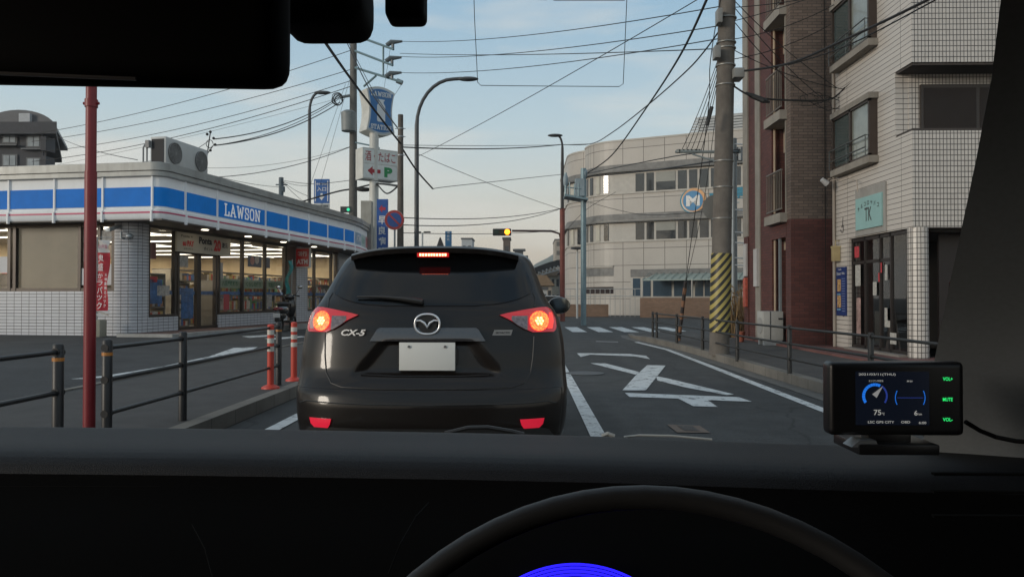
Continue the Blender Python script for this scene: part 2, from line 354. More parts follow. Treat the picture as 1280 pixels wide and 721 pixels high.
# right kerb and footway
kp = [(4.05, 2), (4.0, 9), (3.98, 11), (3.92, 14.5), (3.85, 17.5), (3.72, 20), (3.5, 22.5), (3.35, 24.6), (3.5, 26.3), (4.2, 27.6), (5.6, 28.3), (9, 28.6), (60, 28.6)]
g = B(); k2 = []
for i, p in enumerate(kp):
    a = Vector(kp[max(i-1, 0)]); b = Vector(kp[min(i+1, len(kp)-1)]); d = (b-a).normalized(); k2.append((p[0]+d.y*.17, p[1]-d.x*.17))
kv = lambda i: float(np.interp(kp[i][1], [23.5, 25, 60], [.15, .06, .06]))
for i in range(len(kp)-1):
    a, b, c, d = kp[i], kp[i+1], k2[i+1], k2[i]
    g.add([(*a, -.01), (*b, -.01), (*b, kv(i+1)), (*a, kv(i)), (*c, kv(i+1)), (*d, kv(i))], [(1, 0, 3, 2), (2, 3, 5, 4)])
struct(g, 'kerb_right', CONC)
g = B(); gp = [(kp[i][0], kp[i][1]) for i in range(len(kp)-4)]
for i in range(len(gp)-1): g.flat([(gp[i][0]-.26, gp[i][1], .003), (gp[i][0], gp[i][1], .003), (gp[i+1][0], gp[i+1][1], .003), (gp[i+1][0]-.26, gp[i+1][1], .003)])
struct(g, 'gutter_right', mat('gutter', (.13, .125, .115), .9, var=.25, scale=5, dirt=.4))
g = B()
for i in range(len(k2)-1):
    g.flat([(*k2[i], kv(i)-.003), (60, k2[i][1], .147) if i < 12 else (60, 28.6, .147), (60, k2[i+1][1], .147), (*k2[i+1], kv(i+1)-.003)])
g.flat([(4, -20, .147), (60, -20, .147), (60, 2, .147), (4.22, 2, .147)])
struct(g, 'footway_right', ASPW)
g = B(); g.slab([(6.1, 13.0), (30, 13.0), (30, 22.3), (6.0, 22.3)], .1, .19); struct(g, 'forecourt', brick('red_paving', (.17, .07, .06), (.1, .08, .07), .2, .1, .006, .5, .8))
# covers in the road
m_ = thing('manhole_cover', 'round worn manhole cover in the right lane beside the dark car', 'manhole cover', (1.0, 13.1, 0))
b = B(); b.disc((1.0, 13.1, .003), (0, 0, 1), .33, .004, 32); b.build('cover_plate', mat('iron', (.10, .10, .10), .6, .5, scale=20, bump=.6, bscale=60), m_)
m_ = thing('valve_cover', 'square rusty utility cover set in a concrete patch of the road', 'manhole cover', tuple(G(858, 536)))
b = B(); b.flat([Vector((q[0], q[1], .004)) for q in Z5([(700, 542), (655, 512), (518, 507), (560, 541)])]); b.build('concrete_patch', mat('patch', (.16, .12, .095), .9, scale=9), m_)
b = B(); b.flat([Vector((q[0], q[1], .008)) for q in Z5([(655, 536), (625, 515), (560, 512), (590, 534)])]); b.build('cover_plate', mat('iron2', (.06, .05, .045), .6, .3, scale=20, bump=.6), m_)

# ------------------------------------------------------------------ far background: hill, arch, town
b = B(); n = 40
for j in range(2):
    for i in range(n+1):
        t_ = i/n; x = -150+420*t_; h = 52*math.exp(-((t_-.40)/.16)**2)+66*math.exp(-((t_-.97)/.2)**2)+14+3*math.sin(t_*23)
        b.v.append((x*1.0, 1100+j*160, (h if j == 0 else h*1.0)))
HX = [(-120, 12), (-60, 15), (-18, 20), (-4, 28), (10, 50), (26, 63), (44, 69), (62, 64), (80, 46), (120, 30), (200, 22), (320, 14)]
b = B(); vs = []
prof = [(x, np.interp(x, [p[0] for p in HX], [p[1] for p in HX])+2*math.sin(x*.17)) for x in np.linspace(-120, 320, 90)]
for k, (dy, s) in enumerate(((-320, .0), (-200, .45), (-90, .82), (0, 1.0), (120, .8), (300, 0))):
    for x, z in prof: vs.append((x+dy*.02, 1200+dy+8*math.sin(x*.05+k), z*s-.4+(1.5*math.sin(x*.31+k*2) if 0 < s < 1 else 0)))
nn = len(prof); b.add(vs, [(k*nn+i, k*nn+i+1, (k+1)*nn+i+1, (k+1)*nn+i) for k in range(5) for i in range(nn-1)])
struct(b, 'hills', mat('wooded_hill', (.06, .08, .06), .95, var=.3, scale=.05), smooth=True, autos=80)

hz = B(); hz.box(-700, 700, -85, 1750, -1.5, 72)
hm = bpy.data.materials.new('air'); hm.use_nodes = True; t = hm.node_tree; t.nodes.clear(); pv = t.nodes.new('ShaderNodeVolumePrincipled'); pv.inputs['Color'].default_value = (.86, .88, .90, 1); pv.inputs['Density'].default_value = .00042; pv.inputs['Anisotropy'].default_value = .2
ho = t.nodes.new('ShaderNodeOutputMaterial'); t.links.new(pv.outputs[0], ho.inputs['Volume']); tag(hz.build('haze', hm), kind='stuff')
# curved arch roof
ar = thing('arched_roof', 'long dark curved roof with truss rising behind the red signal post', 'stadium roof', tuple(G(690, 385)))
def arc(dy, D=95, x0=650, x1=716): return [P(x0+(x1-x0)*i/14, 343+dy-20*math.sin(math.pi/2*i/14), D) for i in range(15)]
b = B(); A1, A2 = arc(0), arc(6)
for i in range(14): b.obox(A1[i], A1[i+1]-A1[i], (0, 4, 0), (0, 0, -.75))
b.build('roof', mat('arch_dark', (.012, .014, .017), .5), ar)
b = B()
for i in range(14): b.tube([A1[i]+Vector((0, 0, -.7)), A2[i]+Vector((0, 0, -.7))], .07, 5); b.tube([A2[i]+Vector((0, 0, -.7)), A2[i+1]+Vector((0, 0, -.7))], .09, 5); b.tube([A1[i]+Vector((0, 0, -.7)), A2[i+1]+Vector((0, 0, -.7))], .06, 5)
b.tube([A2[3]+Vector((0, 0, -.7)), Vector((A2[3].x, 95, 0))], .15, 6); b.tube([A2[-1], Vector((A2[-1].x, 95, 0))], .2, 6)
b.build('truss', mat('truss_grey', (.25, .27, .28), .5), ar)
def blockb(name, label, x0, x1, ytop, D, m, depth=8, rows=3, cols=4, roofm=None, gable=False, cat='building', winm=None, group=None, glow=False):
    a = P(x0, ytop, D); c = P(x1, ytop, D); z = a.z
    r = thing(name, label, cat, ((a.x+c.x)/2, D, 0), group=group)
    b = B(); b.box(a.x, c.x, D, D+depth, -.3, z); b.build('wall', m, r)
    wm = winm or mat('far_window', (.03, .035, .04), .15, spec=.8, var=0); hh_ = z/max(rows, 1)
    for i in range(rows):
        for j in range(cols):
            ww = (c.x-a.x)/cols; b = B(); xc = a.x+ww*(j+.5); zc = hh_*(i+.55)
            b.box(xc-ww*.28, xc+ww*.28, D-.03, D+.05, zc-hh_*.22, zc+hh_*.25); b.build('window', wm, r)
    b = B()
    if gable: b.prism([(a.x-.3, z), (c.x+.3, z), (c.x-.6, z+1.1), (a.x+.6, z+1.1)], (0, D-.4, 0), (1, 0, 0), (0, 0, 1), (0, depth+.8, 0))
    else: b.box(a.x-.12, c.x+.12, D-.12, D+depth+.12, z, z+.25)
    b.build('roof', roofm or mat('roof_slate', (.08, .085, .09), .7), r); return r
beige = mat('far_beige', (.36, .32, .27), .8, dirt=.2); cream = mat('far_cream', (.42, .38, .31), .8, dirt=.2); grey = mat('far_grey', (.13, .135, .14), .8); pale = mat('far_pale', (.42, .44, .45), .8)
blockb('apartment_tower', 'tall beige apartment tower far behind the signal post', 694, 718, 300, 180, beige, 14, 7, 3, winm=mat('far_balcony', (.12, .11, .10), .8))
blockb('office_building', 'grey block with rooftop plant behind the roof of the dark car', 640, 659, 322, 95, grey, 8, 3, 2)
b = B(); q0 = P(642, 322, 95); b.box(q0.x+.1, q0.x+1.2, 96, 97, q0.z, q0.z+.9); b.box(q0.x-.1, q0.x+1.5, 95.8, 97.2, q0.z+.9, q0.z+1.15); tag(b.build('rooftop_tank', grey), 'grey equipment box on top of the grey office block', 'roof equipment')
blockb('concrete_tower', 'narrow brown concrete tower beside the traffic signal', 629, 637.5, 299, 100, mat('far_brown', (.14, .11, .09), .9), 3, 2, 1)
blockb('low_building', 'small white flat roofed building showing over the car roof', 577, 590, 299, 140, pale, 6, 2, 2)
blockb('house', 'cream long house under the curved roof with small windows', 671, 700, 345, 105, cream, 10, 2, 5, gable=True, roofm=mat('tan_roof', (.22, .16, .11), .8))
blockb('house', 'tan hip roofed house low behind the wing mirror', 664, 690, 357, 80, beige, 8, 1, 4, gable=True, roofm=mat('tan_roof2', (.24, .17, .11), .8))
blockb('shed', 'white low shed between the tan house and the signal post', 672, 684, 362, 72, pale, 5, 1, 2)
blockb('house', 'pale two storey house standing right of the signal post', 702, 722, 341, 92, pale, 8, 2, 3, gable=True)
# dark apartment block beyond the store, on the left
D = 60
r = thing('apartment_block', 'dark slate apartment block with a barrel vault roof behind the store', 'building', tuple(P(20, 372, D)*1)[:2]+(0,))
a = P(-60, 168, D); c = P(58, 172, D); dk = mat('slate_render', (.035, .037, .045), .7, var=.15, dirt=.1)
b = B(); b.slab([(a.x, D), (c.x, D), (c.x*1.2, D*1.2), (a.x, D*1.2)], 0, a.z); b.build('wall', dk, r)
b = B(); e0 = P(-60, 168, D-.8); e1 = P(70, 168, D-.8); b.slab([(e0.x, D-.8), (e1.x, D-.8), (e1.x*1.2, D*1.2), (e0.x, D*1.2)], a.z-.15, a.z+.25); b.box(e0.x, e1.x, D-.8, D-.7, a.z+.25, a.z+.8, 0); b.build('parapet', dk, r)
b = B(); pc = P(12, 166, D); rad = (P(62, 168, D).x-pc.x); b.prism([(pc.x+rad*math.cos(R(k)), pc.z+.3+rad*.55*math.sin(R(k))) for k in range(0, 181, 10)], (0, D+1, 0), (1, 0, 0), (0, 0, 1), (-4, 8, 0)); b.build('roof', mat('vault', (.07, .075, .085), .5), r)
b = B(); q = P(23, 150, D); b.box(q.x-.45, q.x+.45, D+.7, D+2, q.z-.7, q.z+.7); b.build('roof_vent', mat('vent_grey', (.4, .42, .44), .6), r)
for (px, py) in ((13, 172), (43, 177), (13, 201), (43, 205), (-14, 172), (13, 230), (43, 231)):
    q = P(px, py, D); b = B(); b.box(q.x-.62, q.x+.62, D-.10, D+.05, q.z-.5, q.z+.5); f_ = b.build('window', mat('slate_frame', (.10, .105, .11), .6), r)
    b = B(); b.box(q.x-.48, q.x-.03, D-.13, D-.1, q.z-.4, q.z+.4); b.box(q.x+.03, q.x+.48, D-.13, D-.1, q.z-.4, q.z+.4); b.build('pane', mat('pale_pane', (.28, .31, .33), .1, spec=.9, var=.3, scale=1), f_)
    b = B(); b.box(q.x-.8, q.x+.8, D-.45, D-.1, q.z-.72, q.z-.6); b.build('sill', mat('slate_frame', (.1, .1, .1)), f_)
b = B()
for z in (P(0, 187, D).z, P(0, 211, D).z): b.box(P(58, 0, D).x, P(64.5, 0, D).x, D-.6, D+.6, z-.2, z+.9)
b.build('balcony', dk, r)
b = B(); b.box(P(59, 0, D).x, P(60, 0, D).x, D-.5, D-.3, 0, a.z); b.build('pillar', dk, r)

# ------------------------------------------------------------------ office building with the M emblem
panel = brick('office_panel', (.43, .40, .36), (.10, .09, .08), 1.55, 1.22, .022, 0, .45, .03, .3, .15)
win_d = mat('office_glass', (.02, .024, .028), .06, var=.3, scale=.6, spec=1.0)
win_b = mat('office_blind', (.17, .18, .16), .35, var=.12, scale=1.2, spec=.8)
frm = mat('office_frame', (.42, .40, .36), .5); lou = mat('office_louvre', (.15, .15, .145), .5, var=.3, scale=2)
r = thing('office_building', 'beige panelled office with rounded end, window bands and a round M emblem', 'building', (14, 52, 0))
def arcpts(c, rad, a0, a1, n=10): return [(c[0]+rad*math.cos(R(a0+(a1-a0)*i/n)), c[1]+rad*math.sin(R(a0+(a1-a0)*i/n))) for i in range(n+1)]
# facade line from (30,45) to (6.8,55.8), normal towards the camera
fa, fb = Vector((31.0, 44.6)), Vector((6.4, 56.02)); fd = (fb-fa).normalized(); fn = Vector((fd.y*-1, fd.x)); fn = fn if fn.y < 0 else -fn
cc = fb-fn*3.2
a0 = math.degrees(math.atan2(fn.y, fn.x)); arc1 = arcpts(cc, 3.2, a0, -180, 10) if a0 < 0 else arcpts(cc, 3.2, a0-360, -180, 10)
e = arc1[-1]; cc2 = (e[0]+2.1, e[1]+3.4); arc2 = arcpts(cc2, 3.3, -125, -180, 7)
plan = [tuple(fa)]+arc1+arc2+[(arc2[-1][0], 75), (31, 75)]
ZT = 12.75
b = B(); b.slab(plan, -.2, ZT); b.build('wall', panel, r)
b = B(); cen = Vector((20, 62))
def off(pl, d):
    out_ = []
    for i, p in enumerate(pl):
        a = Vector(pl[max(i-1, 0)]); c = Vector(pl[min(i+1, len(pl)-1)]); t_ = (c-a).normalized(); n_ = Vector((-t_.y, t_.x)); out_.append(tuple(Vector(p)+n_*d))
    return out_
path1 = [tuple(fa)]+arc1; path2 = arc2+[(arc2[-1][0], 66)]
sgn = 1 if (Vector(off(path1, 1)[0])-fa).dot(fn) > 0 else -1
def band(pl, d, z0, z1, name, m, th=.05):
    b = B(); o_ = off(pl, sgn*d); i_ = off(pl, sgn*(d-th))
    for i in range(len(pl)-1):
        b.add([(*o_[i], z0), (*o_[i+1], z0), (*o_[i+1], z1), (*o_[i], z1), (*i_[i], z0), (*i_[i+1], z0), (*i_[i+1], z1), (*i_[i], z1)], [(0, 1, 2, 3), (3, 2, 6, 7), (4, 5, 1, 0)])
    return b.build(name, m, r)
FL = (fa-fb).length
def fpt(s, d=0): q = fb-fd*s+fn*d; return q      # s metres from the rounded end towards the right
def fpx(px, d=0):    # facade distance for a picture column
    s_ = (px-VPX)/F; q = fb+fn*d; t_ = (q.x-s_*q.y)/(fd.x-s_*fd.y); return t_
for zw0, zw1, zl0, zl1 in ((9.0, 10.3, 10.62, 11.05), (5.5, 6.72, 6.95, 7.42)):
    for pl in (path1, path2):
        band(pl, .02, zw0-.08, zw1+.25, 'window_frame', frm)
        band(pl, .03, zl0, zl1, 'louvre', lou); band(pl, .35, zl0-.16, zl0-.06, 'ledge', mat('ledge_grey', (.12, .12, .115), .5), th=.4)
        band(pl, .08, zw0-.14, zw0-.06, 'sill', frm, th=.1)
    pxs = [768, 792, 796, 806, 811, 818, 820, 845, 848, 858, 862, 871, 874, 884, 888, 899, 905, 925]
    pxs = [(747, 757, 0), (767, 792, 1), (794.5, 805, 0), (808, 817, 0), (820, 844, 2), (847, 858, 0), (861, 871, 0), (874, 885, 0), (888, 898, 0), (904, 925, 0), (928, 940, 0)]
    for (x0, x1, k) in pxs:
        s0, s1 = fpx(x0), fpx(x1)
        if s0 < .1: continue
        o_ = fpt(s0, .05); d_ = -fd*(s1-s0); b = B()
        b.obox((o_.x, o_.y, zw0), (d_.x, d_.y, 0), (fn.x*-.03, fn.y*-.03, 0), (0, 0, zw1-zw0)); b.build('window', win_b if k == 1 else win_d, r)
        if k == 2: o_ = fpt(s0, .06); b = B(); b.obox((o_.x, o_.y, zw0+.6), (d_.x, d_.y, 0), (fn.x*-.02, fn.y*-.02, 0), (0, 0, zw1-zw0-.6)); b.build('blind', win_b, r)
    for (i0, i1) in ((1, 2), (3, 4), (5, 6), (7, 8)):      # windows round the curve
        for pl, da in ((arc1, .06), (arc2, .06)):
            if i1 >= len(pl): continue
            o_ = off(pl, sgn*da); b = B(); p0, p1 = o_[i0], o_[i1]; b.wall(p0, p1, zw0, zw1, .02); b.build('window', win_d if i0 != 3 else mat('painted_glint', (.45, .43, .36), .1, spec=1), r)  # one pane's pale colour paints in a bright reflection; it is not lit
# ground floor
s0, s1 = fpx(788), FL
for (z0, z1, m_, nm, d_) in ((2.8, 3.35, lou, 'louvre', .04), (1.2, 2.75, frm, 'window_frame', .03)):
    o_ = fpt(fpx(788), d_); q_ = -fd*(FL-fpx(788)-1); b = B(); b.obox((o_.x, o_.y, z0), (q_.x, q_.y, 0), (fn.x*-.1, fn.y*-.1, 0), (0, 0, z1-z0)); b.build(nm, m_, r)
for i, px in enumerate((791, 803, 816, 842, 868, 880, 894, 905)):
    nx_ = (800, 813, 839, 865, 878, 891, 903, 925)[i]; o_ = fpt(fpx(px), .06); q_ = -fd*(fpx(nx_)-fpx(px)); b = B()
    b.obox((o_.x, o_.y, 1.4), (q_.x, q_.y, 0), (fn.x*-.03, fn.y*-.03, 0), (0, 0, 1.3)); b.build('window', mat('office_blue_glass', (.05, .08, .11), .08, spec=1), r)
band(arc1, .03, 2.9, 3.5, 'louvre', lou); band(arc1, .03, 1.6, 2.1, 'opening', mat('dark_void', (.03, .02, .02), .9)); band(arc1, .1, 3.55, 3.65, 'ledge', frm, th=.1)
o_ = fpt(fpx(812), 1.9); q_ = -fd*11; b = B()
b.add([(o_.x, o_.y, 2.55), (o_.x+q_.x, o_.y+q_.y, 2.55), (o_.x+q_.x-fn.x*1.9, o_.y+q_.y-fn.y*1.9, 3.05), (o_.x-fn.x*1.9+.5, o_.y-fn.y*1.9, 3.05), (o_.x, o_.y, 2.48), (o_.x+q_.x, o_.y+q_.y, 2.48), (o_.x+q_.x-fn.x*1.9, o_.y+q_.y-fn.y*1.9, 2.98), (o_.x-fn.x*1.9+.5, o_.y-fn.y*1.9, 2.98)], [(0, 1, 2, 3), (4, 7, 6, 5), (0, 4, 5, 1), (0, 3, 7, 4)])
for i in range(23):
    a_ = Vector((o_.x, o_.y, 2.57))+Vector((q_.x, q_.y, 0))*(i/22); b.tube([a_, a_+Vector((-fn.x*1.85, -fn.y*1.85, .5))], .03, 4)
b.build('canopy', mat('canopy_green', (.30, .36, .33), .5), r)
b = B(); s_ = 0
for i in range(4): a_ = Vector((o_.x, o_.y, 0))+Vector((q_.x, q_.y, 0))*(i/3.2); b.tube([a_, a_+Vector((0, 0, 2.5))], .05, 6)
b.build('canopy_post', frm, r)
# roof screen
o_ = fpt(fpx(846), -3); q_ = -fd*14; b = B()
for i in range(9): b.obox((o_.x+i*.08, o_.y, ZT+.1+i*.21), (q_.x, q_.y, 0), (0, .05, 0), (0, 0, .15))
b.obox((o_.x+.9, o_.y+.1, ZT), (q_.x, q_.y, 0), (0, .1, 0), (0, 0, 2.0), 1)
b.build('roof_screen', [mat('screen_grey', (.36, .37, .37), .5), mat('screen_back', (.12, .12, .12), .7)], r)
b = B(); b.slab(off(plan[:-1], sgn*.04)+[(31, 75)], ZT, ZT+.12); b.build('coping', frm, r)
# emblem
def emb(px, py, d): q = fpt(fpx(px), d); z = P(px, py, q.y).z; return Vector((q.x, q.y, z))
X_ = Vector((-fd.x, -fd.y, 0)); U_ = Vector((0, 0, 1)); nn3 = Vector((fn.x, fn.y, 0))
eb = B(); c_ = emb(866, 251, .05)
eb.disc(c_-X_*.06+U_*.0, nn3, .86, .02, 40, 2); eb.disc(c_+nn3*.02-X_*.02, nn3, .80, .02, 40, 1); eb.disc(c_+nn3*.03+U_*.05+X_*.06, nn3, .83, .02, 40, 3); eb.disc(c_+nn3*.05, nn3, .70, .02, 40, 0)
eb.text('M', c_+nn3*.075, X_, U_, .75, .95, bold=.05, mi=1)
eb.build('emblem', [mat('emblem_blue', (.05, .22, .42), .4), mat('emblem_white', (.7, .7, .68), .5), mat('emblem_teal', (.03, .20, .28), .5), mat('emblem_orange', (.62, .34, .16), .5)], r)
lb = B(); c_ = emb(898, 248, .05); lb.text('サ', c_, X_, U_, 1.45, 1.3, bold=.04); c_ = emb(925, 248, .05); lb.text('星', c_, X_, U_, 1.7, 1.6, bold=.04); lb.build('lettering', mat('letter_teal', (.02, .20, .30), .5), r)
# walls in front of the office
bw = brick('garden_brick', (.27, .16, .10), (.2, .16, .13), .22, .075, .008, .5, .9)
o1 = P(800, 372, 50); b = B(); b.wall((o1.x, 50), (24, 45), 0, 1.3, .2); tag(b.build('brick_wall', bw), 'long low tan brick wall in front of the office canopy', 'wall', kind='thing')
b = B(); b.wall((P(690, 0, 52).x, 52), (P(760, 0, 52).x, 52), 0, .85, .2); tag(b.build('brick_wall', bw), 'short low tan brick wall beside the silver pole', 'wall', kind='thing')
b = B()
for i in range(16): x = P(700+i*6.2, 0, 51.8).x; b.tube([(x, 51.8, .8 if x < P(760, 0, 52).x else 0), (x, 51.8, 1.9)], .02, 5)
for z in (1.9, 1.4): b.tube([(P(700, 0, 52).x, 51.8, z), (P(800, 0, 52).x, 51.8, z)], .03, 6)
tag(b.build('railing', mat('rail_grey', (.4, .4, .38), .5)), 'thin grey pipe railing along the foot of the office', 'railing')

# ------------------------------------------------------------------ convenience store
tile = brick('store_tile', (.50, .52, .56), (.05, .05, .055), .205, .077, .006, 0, .3, .05, .8, .12)
tileb = brick('store_tile_brown', (.20, .155, .12), (.06, .05, .045), .205, .077, .006, 0, .4, .06, .8)
fasw = mat('fascia_white', (.68, .69, .69), .5, var=.05, scale=1.5, dirt=.12, emit=(.8, .9, 1), es=.07); fasb = mat('fascia_blue', (.004, .12, .46), .6, var=.12, scale=2.5, spec=.2, emit=(.0, .22, .66), es=.14)
fasp = mat('fascia_pink', (.50, .05, .14), .4, var=.05); capg = mat('roof_metal', (.33, .34, .33), .45, .3, var=.15, scale=2, dirt=.35)
alu = mat('bronze_alu', (.055, .045, .038), .4, .4, var=.1); shopglass = glassmat('shop_glass', .9, .05)
st = thing('convenience_store', 'white tiled convenience store with a blue and white illuminated fascia', 'store', (C0.x, C0.y, PZ), R(90)-SA)
LL = 12.6; SOF = 2.70; TOP = 3.9; BEND = L(12.2, 0); EW = Vector((-7.75, 37.5, PZ))
def wl(b, a0, b0, a1, b1, z0, z1, th=.15, mi=0):
    p, q = L(a0, b0), L(a1, b1); return b.wall((p.x, p.y), (q.x, q.y), PZ+z0, PZ+z1, th, mi)
# walls: tiles
b = B()
b.slab([L(0, .55), L(0, .22), L(.2, 0), L(.5, 0), L(.5, .16), L(.16, .55)], PZ-.3, PZ+SOF); b.build('pillar', tile, st, smooth=True, autos=60)
b = B(); b.slab([L(8.46, -.02), L(9.34, -.02), L(9.34, .2), L(8.46, .2)], PZ-.1, PZ+SOF); b.build('pillar', tile, st)
b = B(); b.slab([L(7.81, 0), L(8.46, 0), L(8.46, .2), L(7.81, .2)], PZ-.1, PZ+SOF); b.build('pillar', tileb, st)
b = B(); b.slab([L(.5, 0), L(1.7, 0), L(1.7, .14), L(.5, .14)], PZ-.1, PZ+.42); b.slab([L(3.6, 0), L(7.81, 0), L(7.81, .14), L(3.6, .14)], PZ-.1, PZ+.42); b.slab([L(9.34, 0), L(12.2, 0), L(12.2, .14), L(9.34, .14)], PZ-.1, PZ+.42)
b.slab([L(0, .55), L(.14, .55), L(.14, 14), L(0, 14)], PZ-.3, PZ+1.05)
b.build('wall', tile, st)
b = B(); b.wall((EW.x, EW.y), (BEND.x, BEND.y), PZ-.1, PZ+SOF, -.2); b.slab([L(0, 14), L(.2, 14), L(.2, 16), L(0, 16)], PZ-.3, PZ+SOF); each(b, 'end_wall', tile, st)
# back of the shop
b = B(); b.slab([L(.2, 9.0), L(16, 9.0), L(16, 9.2), L(.2, 9.2)], PZ, PZ+SOF); b.slab([L(16, .6), L(16.2, .6), L(16.2, 9.2), L(16, 9.2)], PZ, PZ+SOF); b.build('back_wall', mat('cream_wall', (.55, .45, .31), .8, var=.03), st)
b = B(); b.slab([L(.14, .14), L(16, .3), L(16, 9), L(.14, 9)], PZ-.02, PZ+.065); b.build('floor', mat('vinyl', (.42, .40, .36), .3), st)
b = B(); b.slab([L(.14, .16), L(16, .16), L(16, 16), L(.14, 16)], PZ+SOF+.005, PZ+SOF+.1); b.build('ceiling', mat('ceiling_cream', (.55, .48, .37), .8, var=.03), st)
K = Vector((-8.31, 17.15, 0)); KB = K+vv*12.0; KE = Vector((-7.0, 36.9, 0))
roofpl = [K+uu*16, K, KB, KE, KE+Vector((-14, 0, 0))]
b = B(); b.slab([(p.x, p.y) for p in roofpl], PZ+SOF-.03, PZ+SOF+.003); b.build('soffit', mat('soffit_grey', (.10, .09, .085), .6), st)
b = B(); b.slab([(p.x, p.y) for p in [K+uu*16+vv*.3, K+vv*.3+uu*.3, KB+uu*.3, KE-Vector((.3, 0, 0)), KE+Vector((-14, -.2, 0))]], PZ+SOF+.1, PZ+TOP-.12); b.build('roof', capg, st)
# fascia: path with a small rounded corner
def fpath(o=0.0):
    pts = [K+uu*16]; rr = .22; c = K+uu*rr+vv*rr
    for i in range(7):
        a = R(90*i/6); pts.append(c-vv*rr*math.cos(a)-uu*rr*math.sin(a))
    pts += [K+vv*x for x in (6, 11.2)]
    for i in range(1, 5): t_ = i/5; pts.append((K+vv*11.2).lerp(KB, t_).lerp(KB.lerp(KE, .12), t_))
    pts += [KB.lerp(KE, .12), KE]
    out_ = []
    for i, p in enumerate(pts):
        t_ = (pts[min(i+1, len(pts)-1)]-pts[max(i-1, 0)]).normalized(); n_ = Vector((-t_.y, t_.x, 0)); out_.append(p-n_*o if False else p+n_*(-o) if n_.dot(Vector((-1, 1, 0))) > 0 else p+n_*o)
    return out_
def strip(prof, name, m, pts_o=0, seg=None, parent=st):   # profile [(outward, z)] swept along the path
    b = B(); rows = [fpath(o) for o, z in prof]; n = len(rows[0])
    for i, (o, z) in enumerate(prof): b.v += [(p.x, p.y, PZ+z) for p in rows[i]]
    for i in range(len(prof)-1):
        for j in range(n-1): b.f.append((i*n+j, (i+1)*n+j, (i+1)*n+j+1, i*n+j+1)[::-1]); b.m.append(0)
    return b.build(name, m, parent, smooth=True, autos=35)
strip([(-.25, SOF), (0, SOF-.0), (.03, SOF+.05), (.03, SOF+.22), (.0, SOF+.24), (.0, 3.68), (-.3, 3.68)], 'fascia', fasw)
strip([(0, 3.66), (.10, 3.68), (.10, 3.78), (.07, 3.79), (.07, 3.80), (.12, 3.80), (.12, 3.98), (.09, 3.99), (-.3, 3.99)], 'roof_edge', capg)
strip([(.034, SOF+.13), (.038, SOF+.13), (.038, SOF+.168), (.034, SOF+.168)], 'pink_stripe', fasp)
# distance along the sharp path for panels
pth = fpath(.006); pth = [Vector(p) for p in pth]
cum = [0]
for i in range(1, len(pth)): cum.append(cum[-1]+(pth[i]-pth[i-1]).length)
def at(s):
    i = max(0, min(len(cum)-2, int(np.searchsorted(cum, s))-1)); t_ = (s-cum[i])/(cum[i+1]-cum[i]); return pth[i].lerp(pth[i+1], t_), (pth[i+1]-pth[i]).normalized()
cut = .22*2-.22*math.pi/2   # path saved by rounding
def SF(a): return 16-cut+a      # a metres from the corner along the front
def SLn(q): return 16-q         # q metres from the corner along the left wall
def panelstrip(s0, s1, z0, z1, o, m, name='fascia_panel', n=None):
    n = n or max(2, int((s1-s0)/.12)); b = B()
    for k in range(n+1):
        p, d = at(s0+(s1-s0)*k/n); nr = Vector((d.y, -d.x, 0)); q = p+nr*o; b.v += [(q.x, q.y, PZ+z0), (q.x, q.y, PZ+z1)]
    for k in range(n): b.f.append((2*k, 2*k+2, 2*k+3, 2*k+1)); b.m.append(0)
    return b.build(name, m, st, smooth=True)
jl = [.23, 1.49, 2.75, 3.97, 5.2, 6.45, 7.7, 8.95, 10.2]; jr = [.88, 2.27, 4.82, 6.27, 7.73, 9.26, 10.75, 11.93]
zb0, zb1 = SOF+.29, SOF+.73
for i in range(len(jl)-1): panelstrip(SLn(jl[i+1])+.03, SLn(jl[i])-.03, zb0, zb1, .008, fasb)
panelstrip(SLn(.23)+.03, SF(.88)-.03, zb0, zb1, .008, fasb)
for i in range(len(jr)-1): panelstrip(SF(jr[i])+.03, SF(jr[i+1])-.03, zb0, zb1, .008, fasb)
b = B()
for s_ in [SLn(q) for q in jl]+[SF(a) for a in jr]:
    p, d = at(s_); nr = Vector((d.y, -d.x, 0)); o_ = p+nr*.005-d*.02
    b.obox((o_.x, o_.y, PZ+SOF+.2), d*.04, nr*.03, (0, 0, .80)); b.obox((o_.x, o_.y, PZ+SOF-.06), d*.04, nr*.06, (0, 0, .26))
each(b, 'fascia_rib', fasw, st)
# small colourful signs at the far end
cols = [((.30, .45, .62), 1.2), ((.45, .62, .62), 1.1), ((.60, .30, .30), 1.1), ((.25, .42, .66), 1.1), ((.45, .5, .6), 1.1)]
s_ = SF(11.96)
for i, (c_, wd) in enumerate(cols):
    f_ = panelstrip(s_+.05, s_+wd-.05, zb0-.02, zb1, .009, mat('end_sign_%d' % i, c_, .4), 'fascia_sign')
    p, d = at(s_+wd/2); nr = Vector((d.y, -d.x, 0)); q = p+nr*.012; tb = B()
    tb.text(['ATM', 'ロッピー', '酒', 'たばこ', '24'][i], (q.x, q.y, PZ+(zb0+zb1)/2), d, (0, 0, 1), .26, wd*.6, bold=.02); tb.build('lettering', mat('sign_ink_%d' % i, ((.9, .9, .9), (.1, .45, .3), (.5, .05, .05), (.9, .9, .9), (.05, .15, .4))[i], .5, var=0), f_); s_ += wd
